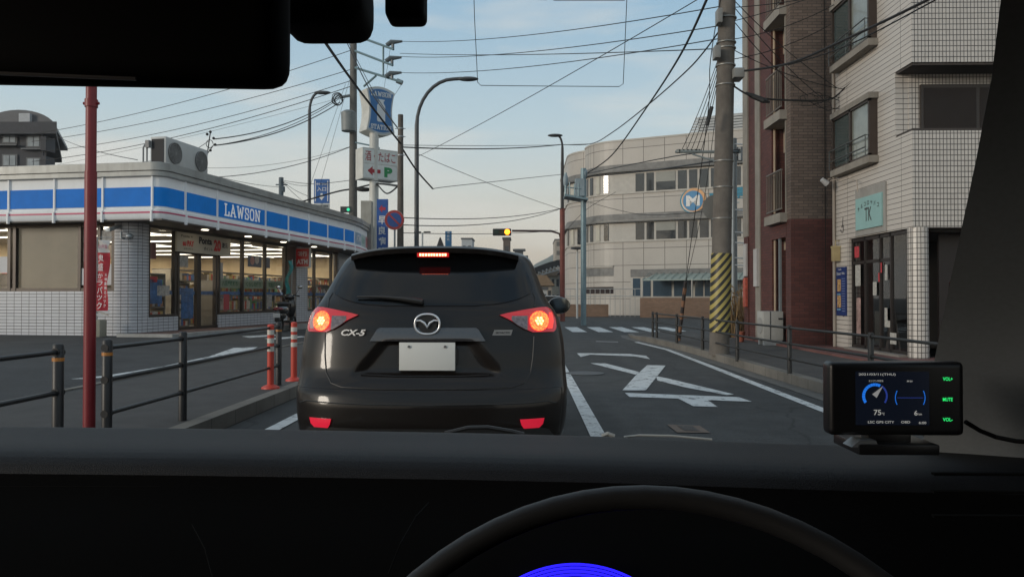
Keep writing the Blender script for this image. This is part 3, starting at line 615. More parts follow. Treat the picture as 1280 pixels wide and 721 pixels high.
# slab serif name
def slabtext(b, word, o, X, U, n, h, wtot, th, mi=0):
    G_ = {'L': (.8, [((.2, 0), (.2, 1)), ((.02, 1), (.4, 1)), ((.02, 0), (.78, 0)), ((.74, 0), (.74, .32))]),
          'A': (1.0, [((.15, 0), (.5, 1)), ((.85, 0), (.5, 1)), ((.28, .32), (.72, .32)), ((0, 0), (.32, 0)), ((.68, 0), (1, 0)), ((.35, 1), (.52, 1))]),
          'W': (1.25, [((.15, 1), (.38, 0)), ((.38, 0), (.62, .85)), ((.62, .85), (.87, 0)), ((.87, 0), (1.1, 1)), ((0, 1), (.32, 1)), ((.93, 1), (1.25, 1))]),
          'S': (.75, [((.68, .68), (.68, 1)), ((.68, .98), (.2, 1)), ((.2, 1), (.1, .8)), ((.1, .8), (.18, .6)), ((.18, .58), (.58, .42)), ((.58, .42), (.68, .22)), ((.68, .22), (.55, 0)), ((.55, 0), (.1, .02)), ((.08, 0), (.08, .32))]),
          'O': (.85, [((.25, 0), (.6, 0)), ((.6, 0), (.76, .25)), ((.76, .25), (.76, .75)), ((.76, .75), (.6, 1)), ((.6, 1), (.25, 1)), ((.25, 1), (.09, .75)), ((.09, .75), (.09, .25)), ((.09, .25), (.25, 0))]),
          'N': (1.0, [((.18, 0), (.18, 1)), ((.18, 1), (.8, 0)), ((.8, 0), (.8, 1)), ((0, 0), (.36, 0)), ((0, 1), (.2, 1)), ((.62, 1), (.98, 1))]),
          'T': (.85, [((.42, 0), (.42, 1)), ((.06, 1), (.78, 1)), ((.06, .72), (.06, 1)), ((.78, .72), (.78, 1)), ((.24, 0), (.6, 0))]),
          'I': (.45, [((.22, 0), (.22, 1)), ((.05, 0), (.4, 0)), ((.05, 1), (.4, 1))])}
    tot = sum(G_[c][0]+.14 for c in word)-.14; sx = wtot/tot; x = -tot/2; kk = 0
    for c in word:
        wd_, st_ = G_[c]
        for (a, d) in st_:
            a = Vector(((x+a[0])*sx, (a[1]*.86+.07-.5)*h)); d = Vector(((x+d[0])*sx, (d[1]*.86+.07-.5)*h)); t_ = (d-a).normalized(); q = Vector((-t_.y, t_.x))
            horiz = abs(t_.x) > .9; hw = (.055 if horiz else .075)*h*1.15; a -= t_*hw*.6; d += t_*hw*.6
            kk += 1; e_ = n*(.003+.0006*kk)
            b.flat([o+X*v.x+U*v.y+e_ for v in (a-q*hw, d-q*hw, d+q*hw, a+q*hw)], mi)
        x += wd_+.14
    return b
p, d = at(SF(3.545)); nr = Vector((d.y, -d.x, 0)); tb = B(); slabtext(tb, 'LAWSON', Vector((p.x, p.y, PZ+(zb0+zb1)/2))+nr*.012, d, U_, nr, .34, 1.85, .003)
tb.build('lettering', mat('letter_lit', (.75, .76, .76), .4, var=0, emit=(1, 1, 1), es=.15), st)
# glazing, front
def glz(a0, a1, z0, z1, posts, name='window', offy=.06):
    fr_ = B(); fr_.slab([L(a0, offy-.03), L(a1, offy-.03), L(a1, offy+.06), L(a0, offy+.06)], PZ+z0, PZ+z0+.07); fr_.slab([L(a0, offy-.03), L(a1, offy-.03), L(a1, offy+.06), L(a0, offy+.06)], PZ+z1-.07, PZ+z1)
    for q in posts: fr_.slab([L(q-.04, offy-.035), L(q+.04, offy-.035), L(q+.04, offy+.065), L(q-.04, offy+.065)], PZ+z0, PZ+z1)
    f_ = fr_.build(name, alu, st)
    gb = B(); q0, q1 = L(a0, offy, z0+.03), L(a1, offy, z0+.03); gb.flat([q0, q1, q1+Vector((0, 0, z1-z0-.06)), q0+Vector((0, 0, z1-z0-.06))]); gb.build('pane', shopglass, f_); return f_
glz(.5, 1.7, .42, SOF-.03, (.55, 1.62)); glz(3.6, 7.81, .42, SOF-.03, (3.68, 4.98, 6.37, 7.75)); glz(9.34, 12.2, .42, SOF-.03, (9.4, 10.07, 11.6, 12.1))
dr = glz(1.7, 3.6, .07, 2.12, (1.75, 2.62, 2.72, 3.52), 'door'); tr_ = glz(1.7, 3.6, 2.12, SOF-.03, (1.72, 3.58), 'transom')
# glazing, left wall
def glzL(b0, b1, z0, z1, posts):
    fr_ = B(); fr_.slab([L(.03, b0), L(.12, b0), L(.12, b1), L(.03, b1)], PZ+z0, PZ+z0+.08); fr_.slab([L(.03, b0), L(.12, b0), L(.12, b1), L(.03, b1)], PZ+z1-.08, PZ+z1)
    for q in posts: fr_.slab([L(.02, q-.04), L(.13, q-.04), L(.13, q+.04), L(.02, q+.04)], PZ+z0, PZ+z1)
    f_ = fr_.build('window', alu, st); gb = B(); q0, q1 = L(.07, b0, z0+.03), L(.07, b1, z0+.03); gb.flat([q0, q1, q1+Vector((0, 0, z1-z0-.06)), q0+Vector((0, 0, z1-z0-.06))]); gb.build('pane', shopglass, f_); return f_
glzL(.55, 13.9, 1.05, SOF-.03, (.6, .98, 1.5, 3.27, 3.42, 5.1, 6.9, 8.7, 10.5, 12.3))
b = B()
for (b0, b1) in ((1.55, 3.23), (5.2, 6.8), (8.8, 10.4)): b.slab([L(.10, b0), L(.11, b0), L(.11, b1), L(.10, b1)], PZ+1.12, PZ+SOF-.1)
b.build('blind', mat('frosted_blind', (.22, .20, .15), .5, var=.12, scale=1.5), st)
# notices on the left panes
b = B()
for i, (y, z, w_, h_, mi) in enumerate(((1.1, 2.2, .3, .34, 0), (1.12, 1.75, .28, .36, 0), (1.05, 1.2, .40, .4, 1), (.66, 2.25, .28, .25, 0), (.66, 1.2, .28, .5, 1), (.64, 1.85, .3, .3, 3), (3.46, 1.5, .4, .4, 1))):
    b.slab([L(.045, y), L(.055, y), L(.055, y+w_), L(.045, y+w_)], PZ+z, PZ+z+h_, mi)
each(b, 'notice', [mat('notice_grey', (.28, .28, .27), .6, var=.4, scale=12), mat('notice_white', (.55, .55, .56), .6, var=.1), mat('notice_dark', (.05, .05, .06), .5, var=.4, scale=15), mat('notice_photo', (.32, .24, .16), .5, var=.6, scale=9)], st)
# lights and shelves inside
tubm = emis('tube_lit', (1.0, .93, .78), 2.6)
for a in (1.2, 3.2, 5.4, 7.6, 9.8, 12, 14.2):
    b = B(); b.slab([L(a-.05, 1.2), L(a+.05, 1.2), L(a+.05, 8.2), L(a-.05, 8.2)], PZ+SOF-.06, PZ+SOF-.0); o_ = b.build('ceiling_tube', tubm, st)
    al = bpy.data.lights.new('tube_lamp', 'AREA'); al.shape = 'RECTANGLE'; al.size = .3; al.size_y = 7; al.energy = 125; al.color = (1, .86, .62)
    ao = bpy.data.objects.new('tube_lamp', al); COL.objects.link(ao); ao.location = L(a, 4.7, SOF-.08); ao.rotation_euler = (0, 0, R(90)-SA)
for b0 in (1.5, 4.2):
    b = B(); b.slab([L(.6, b0-.05), L(15, b0-.05), L(15, b0), L(.6, b0)], PZ+SOF-.05, PZ+SOF); b.build('ceiling_tube', tubm, st)
b = B()
for a, bb in ((2.0, -.55), (4.2, -.55), (6.4, -.55), (8.7, -.55)): q = L(a, bb, SOF-.036); b.disc(q-Vector((0, 0, .01)), (0, 0, 1), .09, .012, 16)
each(b, 'downlight', emis('downlight', (1, .9, .7), 6), st)
gcols = [(.6, .10, .06), (.12, .22, .5), (.7, .65, .55), (.6, .45, .18), (.16, .4, .2), (.65, .6, .55), (.2, .15, .1), (.55, .28, .14)]
gm = [mat('goods_%d' % i, c_, .5, var=.3, scale=9) for i, c_ in enumerate(gcols)]
shelfm = mat('shelf_steel', (.25, .23, .20), .6)
def rack(a0, a1, b0, b1, h, lab, lv=5, seed=0):
    rr = random.Random(seed); c_ = L((a0+a1)/2, (b0+b1)/2); s_ = thing('shop_shelf', lab, 'shelf', tuple(c_), 0, 'shelves inside the store')
    b = B()
    for k in range(lv+1): b.slab([L(a0, b0), L(a1, b0), L(a1, b1), L(a0, b1)], PZ+.1+h*k/lv*.93-.015, PZ+.1+h*k/lv*.93+.015)
    b.slab([L(a0, b0), L(a0+.04, b0), L(a0+.04, b1), L(a0, b1)], PZ+.02, PZ+h); b.slab([L(a1-.04, b0), L(a1, b0), L(a1, b1), L(a1-.04, b1)], PZ+.02, PZ+h)
    b.build('shelf_frame', shelfm, s_); g_ = B()
    for k in range(lv):
        for (n_, u0, u1, fix, ax) in ((int((a1-a0)/.11), a0+.06, a1-.06, b0, 0), (int((b1-b0)/.13), b0+.04, b1-.04, a0, 1)):
            for i in range(n_):
                x = u0+(u1-u0)*i/max(n_, 1); hh_ = rr.uniform(.45, .95)*h/lv*.8; w_ = .10
                if ax == 0: g_.slab([L(x, b0+.02), L(x+w_, b0+.02), L(x+w_, b0+.2), L(x, b0+.2)], PZ+.12+h*k/lv*.93, PZ+.12+h*k/lv*.93+hh_, rr.randrange(8))
                else: g_.slab([L(a0-.02+.06, x), L(a0+.2, x), L(a0+.2, x+w_), L(a0+.06, x+w_)], PZ+.12+h*k/lv*.93, PZ+.12+h*k/lv*.93+hh_, rr.randrange(8))
    o_ = g_.build('goods', gm, s_); o_['kind'] = 'stuff'
rack(3.9, 7.6, .35, .8, 1.38, 'low magazine shelf of mixed covers just inside the middle windows', 3, 1)
rack(9.5, 12, .35, .8, 1.38, 'low magazine shelf inside the windows past the bank sign', 3, 2)
rack(.7, 1.5, 1.6, 4.5, 1.5, 'goods shelf behind the first window by the corner pillar', 5, 3)
rack(2.4, 2.9, 3.2, 8, 1.5, 'goods shelf seen straight through the glass doors', 5, 4)
rack(4.6, 5.2, 2, 8, 1.5, 'long goods shelf behind the second window', 5, 5)
rack(6.8, 7.4, 2, 8, 1.5, 'long goods shelf behind the third window', 5, 6)
rack(9.2, 9.8, 2, 8, 1.5, 'long goods shelf behind the brown pillar', 5, 7)
rack(11.6, 12.2, 2, 8, 1.5, 'long goods shelf at the far end of the store', 5, 8)
rack(.62, 1.6, .30, .7, 1.5, 'crowded display shelf against the first window by the corner pillar', 5, 21)
rack(2.75, 3.6, .9, 1.3, 1.3, 'small goods shelf just inside the right hand door', 5, 22)
rack(3.9, 15.5, 1.7, 2.3, 1.75, 'long shelf parallel to the windows, behind the magazine rack', 5, 11)
rack(.7, 3.6, 5.2, 5.8, 1.7, 'tall shelf deep behind the entrance doors', 5, 12)
# decorations on the front glass
b = B()
for (a0, a1, z0, z1, mi) in ((3.75, 4.9, 1.18, 1.45, 0), (5.1, 6.3, 1.18, 1.45, 0), (6.5, 7.65, 1.18, 1.45, 0), (5.35, 6.2, 1.85, 2.2, 1), (6.42, 6.75, 1.85, 2.2, 1), (1.85, 2.25, 1.7, 2.0, 2), (.65, 1.15, .75, 1.35, 3), (.95, 1.45, .95, 1.2, 2), (1.95, 2.5, .35, 1.15, 3), (.55, .95, 1.28, 1.42, 4), (.55, .9, 1.85, 2.25, 5), (3.72, 3.95, 1.4, 1.9, 2), (4.0, 4.3, .55, 1.0, 4), (6.55, 6.9, .6, 1.0, 2)):
    b.slab([L(a0, .085), L(a1, .085), L(a1, .09), L(a0, .09)], PZ+z0, PZ+z1, mi)
b.slab([L(.55, .10), L(7.7, .10), L(7.7, .105), L(.55, .105)], PZ+.98, PZ+1.08, 3); b.slab([L(9.45, .10), L(12.1, .10), L(12.1, .105), L(9.45, .105)], PZ+.98, PZ+1.08, 3)
each(b, 'poster', [mat('poster_green', (.32, .37, .26), .5), mat('poster_navy', (.06, .08, .14), .5), mat('poster_white', (.45, .43, .40), .6, var=.35, scale=14), mat('poster_blue', (.05, .14, .32), .5, var=.5, scale=7), mat('poster_red', (.5, .05, .06), .5), mat('poster_maroon', (.20, .05, .05), .5)], st)
Xs = vv; ns = -uu
tb = B(); tb.text('八百屋新鮮市', L(4.33, .082, 1.315), Xs, U_, .16, .85, bold=.02, mi=0); tb.text('くらしの便り', L(5.7, .082, 1.315), Xs, U_, .16, .9, bold=.02, mi=0); tb.text('宅配便受付', L(7.05, .082, 1.315), Xs, U_, .16, .8, bold=.02, mi=0)
tb.disc(L(5.62, .084, 2.04), ns, .13, .003, 24, 1); tb.disc(L(5.9, .084, 2.08), ns, .13, .004, 24, 2)
tb.build('poster_print', [mat('print_green', (.05, .16, .06), .6, var=0), mat('print_pink', (.6, .25, .22), .6), mat('print_pale', (.6, .5, .45), .6)], st)
# banner above the door
b = B(); b.obox(L(1.45, -.12, 2.08), vv*2.55, uu*.05, (0, 0, .50)); bn = b.build('door_banner', mat('banner_cream', (.50, .45, .36), .6, var=.05), st)
tb = B(); o_ = -.125
tb.text('Ponta', L(2.72, o_, 2.43), Xs, U_, .19, .62, bold=.05, mi=0); tb.text('ポイント', L(2.85, o_, 2.22), Xs, U_, .10, .42, bold=.02, mi=0); tb.text('20', L(3.30, o_, 2.34), Xs, U_, .32, .36, bold=.05, mi=1)
tb.text('還元', L(3.68, o_, 2.37), Xs, U_, .15, .30, bold=.03, mi=0); tb.text('au PAY', L(1.93, o_, 2.31), Xs, U_, .15, .5, bold=.04, mi=1); tb.text('Ponta ×', L(1.86, o_, 2.49), Xs, U_, .06, .5, bold=.01, mi=0); tb.text('店頭で貯まる', L(1.93, o_, 2.17), Xs, U_, .05, .4, mi=0)
tb.build('banner_print', [mat('print_black', (.03, .03, .03), .6, var=0), mat('print_red', (.55, .03, .03), .6, var=0)], bn)
# ATM box sign
a_ = thing('atm_sign', 'small red and white box sign reading bank ATM on the tiled pillar', 'sign', tuple(L(8.5, -.1, 2.0)))
b = B(); b.obox(L(8.32, -.55, 1.93), uu*.5, vv*.14, (0, 0, .68)); b.build('sign_box', mat('sign_white', (.6, .6, .58), .4), a_)
b = B(); b.obox(L(8.315, -.53, 1.97), uu*.46, -vv*.01, (0, 0, .60)); b.build('sign_face', emis('sign_red', (.55, .02, .02), .05), a_)
tb = B(); tb.text('銀行', L(8.3, -.30, 2.40), -uu, U_, .17, .36, bold=.03); tb.text('ATM', L(8.3, -.30, 2.13), -uu, U_, .17, .40, bold=.04); tb.build('lettering', mat('letter_white', (.7, .7, .7)), a_)
# camera and box at the corner
cm = thing('security_camera', 'grey angled wall camera under the store corner fascia', 'camera', tuple(L(-.05, .5, 2.5)))
b = B(); b.obox(L(-.42, .35, 2.42), vv*.42+U_*.14, uu*.12, (0, 0, .07)); b.build('camera_body', GREYM, cm, bevel=.01); b = B(); b.tube([L(-.1, .3, 2.45), L(-.1, .3, 2.3), L(0.02, .3, 2.3)], .03, 8); b.ell(L(-.14, .05, 2.33), (.09, .09, .07), 8); each(b, 'bracket', GREYM, cm, smooth=True)
# air conditioners on the roof
ac = thing('rooftop_air_conditioner', 'long pale two fan air conditioner on the store roof corner', 'air conditioner', (0, 0, 0)); WM[ac] = Matrix.Identity(4)
acw = mat('ac_white', (.48, .49, .48), .5, var=.06, dirt=.12)
oA = L(.92, -.15, 4.19); b = B(); b.obox(oA, vv*1.85, uu*.42, (0, 0, .70)); b.build('casing', acw, ac, bevel=.02)
b = B(); b.obox(oA+vv*-.012+uu*.05+U_*.04, vv*.01, uu*.33, (0, 0, .60)); b.obox(oA+vv*.1-U_*.33, vv*.08, uu*.4, (0, 0, .325)); b.obox(oA+vv*1.6-U_*.33, vv*.08, uu*.4, (0, 0, .325)); each(b, 'dark_grille', mat('void_black', (.015, .015, .017), .7), ac)
for a in (.36, 1.52):
    c_ = oA+vv*a-uu*.004+U_*.34; b = B(); b.disc(c_, ns, .27, .02, 32, 0); f_ = b.build('fan', mat('fan_dark', (.12, .12, .12), .6), ac); b = B()
    for k in range(1, 6):
        b.tube([c_+ns*.03+(vv*math.cos(R(j*15))+U_*math.sin(R(j*15)))*.053*k for j in range(25)], .008, 4, cap=False)
    for k in range(6): b.tube([c_+ns*.035-(vv*math.cos(R(k*30))+U_*math.sin(R(k*30)))*.27, c_+ns*.035+(vv*math.cos(R(k*30))+U_*math.sin(R(k*30)))*.27], .006, 4)
    b.build('fan_guard', mat('guard_grey', (.28, .28, .27), .5), f_)
b = B()
for dx in (.15, .25): q = oA+uu*.48-vv*.05+uu*(dx-.15); b.tube([q-U_*.3, q+U_*.42, q+U_*.50+vv*.05, q+vv*.25+U_*.52], .022, 8)
b.obox(oA+uu*.40+U_*.42-vv*.10, vv*.09, uu*.10, (0, 0, .18)); b.build('pipe', mat('pipe_grey', (.25, .25, .25), .6), ac, smooth=True)
# red banner flag
fl = thing('banner_flag', 'tall narrow red banner flag with white writing at the store corner', 'flag', tuple(L(-.9, .95, 0)))
base = L(-.55, .57, 0); b = B(); b.box(base.x-.2, base.x+.16, base.y-.15, base.y+.15, PZ, PZ+.40); b.build('base_block', mat('block_conc', (.28, .27, .22), .9), fl, bevel=.03)
b = B(); b.tube([base+U_*.3, base+U_*2.28], .012, 6); b.tube([base+U_*2.28, base+Vector((.36, 0, 2.28))], .008, 6); b.build('flag_pole', GREYM, fl)
def flagmesh(x0, w_, z0, z1, m, name, par, n=14, wav=.03, y=base.y, xb=base.x, ln=.1):
    b = B()
    for i in range(n+1):
        z = z0+(z1-z0)*i/n
        for j in range(5): b.v.append((xb+x0+w_*j/4+wav*math.sin(i*.7)-ln*(1-(i/n)), y-.02-.03*math.sin(j*1.2+i*.5), z))
    for i in range(n):
        for j in range(4): b.f.append((i*5+j, i*5+j+1, (i+1)*5+j+1, (i+1)*5+j)); b.m.append(0)
    return b.build(name, m, par, smooth=True)
fz = base.z
f1 = flagmesh(.03, .27, fz+.60, fz+1.93, mat('flag_red', (.42, .02, .035), .7), 'flag_cloth', fl, wav=.012, ln=.05); flagmesh(.04, .25, fz+1.93, fz+2.22, mat('flag_white', (.55, .54, .53), .7), 'flag_header', fl, wav=.005, ln=0); flagmesh(.02, .27, fz+.48, fz+.60, mat('flag_white', (.5, .5, .5)), 'flag_hem', fl, wav=.0, ln=.0)
tb = B(); y_ = base.y-.068
for i, (ch, z, h_) in enumerate((('鬼', 1.80, .17), ('盛', 1.60, .17), ('か', 1.40, .12), ('ラ', 1.24, .13), ('パ', 1.07, .16), ('ッ', .90, .12), ('ク', .72, .16))): tb.text(ch, (base.x+.125-.005*i, y_, fz+z), (1, 0, 0), U_, h_, .12, bold=.008)
for i, ch in enumerate('大増量踊るパック'): tb.text(ch, (base.x+.245-.004*i, y_, fz+1.42-.10*i), (1, 0, 0), U_, .07, .055, bold=.01)
tb.build('flag_writing', mat('letter_white', (.7, .7, .7)), f1)
tb = B(); tb.text('お弁当', (base.x+.165, y_, fz+2.07), (1, 0, 0), U_, .1, .2, bold=.02); tb.build('header_writing', mat('header_ink', (.35, .12, .2), .6), fl)
# teal flag beside the scooter
q = P(363, 392, 23.5)
fl2 = thing('banner_flag', 'thin twisted teal banner flag behind the parked scooter', 'flag', (q.x, q.y, PZ))
b = B(); b.tube([(q.x, q.y, PZ), (q.x+.06, q.y, PZ+2.1)], .012, 6); b.build('flag_pole', GREYM, fl2)
flagmesh(-.06, .12, PZ+.9, PZ+2.05, mat('flag_teal', (.04, .22, .22), .7, var=.5, scale=6), 'flag_cloth', fl2, wav=.05, y=q.y, xb=q.x, ln=.12)

# ------------------------------------------------------------------ scooter
sx, sy = P(350, 372, 21.5).x, 21.5; sz = lotz(sx)+.06 if sx > -8 else PZ+.06
sz = lotz(sx)
sc = thing('scooter', 'black motor scooter with red tail seen from behind in front of the store', 'scooter', (sx, sy, sz))
blk = mat('scooter_black', (.012, .012, .013), .25, coat=.6, var=.1); rub = mat('rubber', (.012, .012, .012), .85)
def wheel(par, x, y, z, r_, w_, ax=(0, 1, 0)):
    b = B(); n = 32; prof = [(-w_/2, r_*.72), (-w_/2, r_*.93), (-w_*.32, r_), (w_*.32, r_), (w_/2, r_*.93), (w_/2, r_*.72)]
    for i in range(n):
        a = 2*math.pi*i/n
        for (px_, rr_) in prof: b.v.append((x+px_, y+rr_*math.cos(a), z+rr_*math.sin(a)))
    k = len(prof)
    for i in range(n):
        for j in range(k): q_ = (j+1) % k; b.f.append((i*k+j, i*k+q_, ((i+1) % n)*k+q_, ((i+1) % n)*k+j)); b.m.append(0)
    ty = b.build('tyre', rub, par, smooth=True)
    b = B(); b.tube([(x-w_*.2, y, z), (x+w_*.2, y, z)], r_*.30, 16)
    for i in range(5):
        a = 2*math.pi*i/5; b.tube([(x, y, z), (x, y+r_*.74*math.cos(a), z+r_*.74*math.sin(a))], r_*.07, 6)
    b.tube([(x, y+r_*.72*math.cos(2*math.pi*i/24), z+r_*.72*math.sin(2*math.pi*i/24)) for i in range(25)], r_*.05, 6); b.build('rim', mat('alloy', (.35, .35, .35), .3, .9), ty, smooth=True)
Z = sz
b = B(); wheel(sc, sx, sy, Z+.22, .22, .11); wheel(sc, sx, sy+1.2, Z+.22, .22, .10)
b = B(); b.ell((sx, sy+.15, Z+.62), (.17, .42, .16)); b.ell((sx, sy+.1, Z+.48), (.13, .32, .14)); b.build('body', blk, sc, smooth=True)
b = B(); b.ell((sx, sy+.28, Z+.80), (.15, .38, .07)); b.build('seat', mat('seat_black', (.01, .01, .01), .6), sc, smooth=True)
b = B(); b.ell((sx, sy-.14, Z+.66), (.15, .14, .055)); b.build('tail_light', mat('scooter_red', (.15, .01, .015), .25, coat=.5), sc, smooth=True)
b = B(); b.box(sx-.10, sx+.10, sy-.30, sy-.29, Z+.42, Z+.54); b.build('number_plate', mat('plate_white', (.5, .5, .5), .5), sc, bevel=.004)
b = B(); b.box(sx-.07, sx+.07, sy-.28, sy-.1, Z+.3, Z+.6); b.build('mudguard', blk, sc, bevel=.02)
b = B(); b.ell((sx, sy+.95, Z+.72), (.17, .10, .34)); b.ell((sx, sy+.85, Z+1.0), (.16, .13, .10)); b.box(sx-.13, sx+.13, sy+.45, sy+.95, Z+.25, Z+.32); b.build('leg_shield', blk, sc, smooth=True)
b = B(); b.tube([(sx-.34, sy+.72, Z+1.02), (sx-.15, sy+.82, Z+1.06), (sx+.15, sy+.82, Z+1.06), (sx+.34, sy+.72, Z+1.02)], .018, 8); b.build('handlebar', blk, sc, smooth=True)
for s_ in (-1, 1):
    b = B(); b.tube([(sx+s_*.2, sy+.8, Z+1.06), (sx+s_*.3, sy+.82, Z+1.25)], .008, 6); b.ell((sx+s_*.33, sy+.82, Z+1.29), (.075, .02, .05)); b.build('mirror', mat('mirror_chrome', (.6, .62, .65), .1, 1, var=0) if s_ < 0 else mat('mirror_dark', (.3, .3, .3), .15, 1, var=0), sc, smooth=True)

# ------------------------------------------------------------------ poles, lamps and signs on the left
p_ = thing('sign_post', 'slender dark red steel post standing between the black fences', 'post', (-3.4, 5.9, .15))
redp = mat('red_paint', (.20, .012, .018), .45, var=.12, scale=9, dirt=.15); X0 = P(113, 300, 5.9).x
b = B(); b.tube([(X0, 5.9, .15), (X0, 5.9, P(0, 215, 5.9).z)], .0445, 20); b.build('base_tube', redp, p_, smooth=True)
b = B(); b.tube([(X0, 5.9, P(0, 215, 5.9).z), (X0, 5.9, 3.5)], .040, 20); b.build('upper_tube', redp, p_, smooth=True)
b = B(); z = P(0, 130, 5.9).z; b.tube([(X0-.062, 5.9, z), (X0+.062, 5.9, z)], .012, 8); b.tube([(X0, 5.9, z-.03), (X0, 5.9, z+.03)], .048, 20); b.build('clamp', redp, p_, smooth=True)
# black pipe fences
def pipefence(label, posts, rails, bands, ends, mtl=BLACKM, rp=.038, rr_=.018, top=.96, z0=.15, hts=None, group=None):
    f_ = thing('pipe_fence', label, 'fence', (posts[0][0], posts[0][1], z0), group=group)
    for i, (x, y) in enumerate(posts):
        b = B(); b.tube([(x, y, z0-.02), (x, y, top), (x, y, top+.015)], [rp, rp, rp*.75], 14); o_ = b.build('post', mtl, f_, smooth=True)
        if i in bands: b = B(); b.tube([(x, y, top-.11), (x, y, top-.085)], rp+.002, 14); b.build('reflective_band', mat('amber_band', (.45, .18, .04), .4), o_, smooth=True)
        b = B()
        for z in rails: b.tube([(x, y-.04, z), (x, y+.04, z)], rr_+.012, 10)
        each(b, 'clamp', mtl, o_, smooth=True)
    for z in rails:
        b = B(); pts = ([ends[0]] if ends[0] else [])+list(posts)+([ends[1]] if ends[1] else []); b.tube([(x, y, z) for x, y in pts], rr_, 10); b.build('rail', mtl, f_, smooth=True)
    return f_
pipefence('black three rail pipe fence from the red post to the orange delineators', [(P(137, 0, 5.8).x, 5.8), (P(231, 0, 7.1).x, 7.1), (P(350, 0, 9.95).x, 9.95)], (.915, .67, .41), (0, 2), (None, None), top=.965)
pipefence('black two rail pipe fence ending left of the red post', [(P(76, 0, 5.4).x, 5.4), (-3.35, 3.0)], (.91, .62), (0,), (None, None), top=.955)
# delineators
dl = thing('delineator_post', 'orange post with white bands nearest the black fence end', 'delineator', (P(340, 0, 9.6).x, 9.6, .15), group='orange delineator posts on the kerb')
orm = mat('delineator_orange', (.50, .05, .03), .5, var=.1); whm = mat('delineator_white', (.55, .53, .48), .4)
bs = B(); bs.tube([(0, 0, 0), (0, 0, .02), (0, 0, .05)], [.115, .11, .05], 20); bs.build('base', orm, dl, world=False, smooth=True)
b = B(); b.tube([(0, 0, .03), (0, 0, .80)], .042, 18); b.ell((0, 0, .80), (.042, .042, .015)); b.build('tube', orm, dl, world=False, smooth=True)
for z in (.68, .575, .47): b = B(); b.tube([(0, 0, z), (0, 0, z+.062)], .0435, 18); b.build('white_band', whm, dl, world=False, smooth=True)
dup(dl, (P(369, 0, 10.5).x, 10.5, .15), 0, 'orange post with white bands beside the dark car, beyond the first one')
# lamp posts
def lamppost(label, px, D, ytop, armpx, army, r0=.08, zb=.15, armh=None, m=None, name='street_lamp'):
    m = m or mat('lamp_pole', (.08, .085, .09), .5, .4, var=.1); a = P(px, ytop, D); x = a.x; l_ = thing(name, label, 'street lamp', (x, D, zb))
    e_ = P(armpx, army, D); zt = P(0, ytop, D).z; hgt = e_.z-zt; pts = [Vector((x, D, zb)), Vector((x, D, zt-hgt*.2))]
    for i in range(1, 9): t_ = i/8; pts.append(Vector((x+(e_.x-x)*(1-math.cos(t_*math.pi/2))*.72, D, zt-hgt*.2+hgt*1.2*math.sin(t_*math.pi/2))))
    b = B(); pts.append(Vector((e_.x-(e_.x-x)*.12, D, e_.z+.02))); b.tube(pts, [r0*1.2, r0]+[r0*.8]*(len(pts)-2), 10); b.build('pole', m, l_, smooth=True)
    s_ = 1 if e_.x > x else -1; b = B(); b.ell((e_.x-s_*.0, D, e_.z), (.42, .16, .09)); b.build('lamp_head', m, l_, smooth=True); return l_
lamppost('tall grey street lamp with long arm over the road, left of centre', 521, 30, 150, 585, 99, r0=.085)
lamppost('dark street lamp with short arm rising behind the store roof', 387, 38, 137, 403, 116, r0=.08, zb=.0)
# short concrete pole with no parking sign
x = P(501, 0, 24).x; cp = thing('utility_pole', 'short dark concrete pole beside the round no parking sign', 'utility pole', (x, 24, .1))
b = B(); b.tube([(x, 24, .1), (x, 24, P(0, 146, 24).z)], [.12, .085], 16); b.build('pole', POLE, cp, smooth=True)
b = B()
for py in (163, 173, 196): z = P(0, py, 24).z; b.tube([(x, 24, z-.02), (x, 24, z+.02)], .10, 16); b.tube([(x-.18, 24, z), (x+.16, 24, z)], .012, 6)
b.build('pole_band', GREYM, cp)
c_ = P(493, 275, 23.5); sg = thing('road_sign', 'round blue and red no parking sign on a thin post by the dark pole', 'traffic sign', (c_.x, 23.5, .1))
b = B(); b.tube([(c_.x, 23.56, .1), (c_.x, 23.56, c_.z+.2)], .03, 10); b.build('post', GREYM, sg, smooth=True)
b = B(); nb = Vector((0, -1, 0)); b.disc(c_, nb, .31, .015, 40, 1); b.disc(c_+nb*.016, nb, .30, .003, 40, 0); b.disc(c_+nb*.02, nb, .225, .003, 40, 2); b.obox(c_+nb*.026+Vector((-.18, 0, .155)), Vector((.335, 0, -.335)), Vector((.035, 0, .035)), (0, -.002, 0), 0)
b.build('sign_face', [mat('sign_red_paint', (.42, .04, .04), .4), mat('sign_edge', (.4, .4, .4), .5), mat('sign_blue_paint', (.03, .09, .30), .4)], sg)
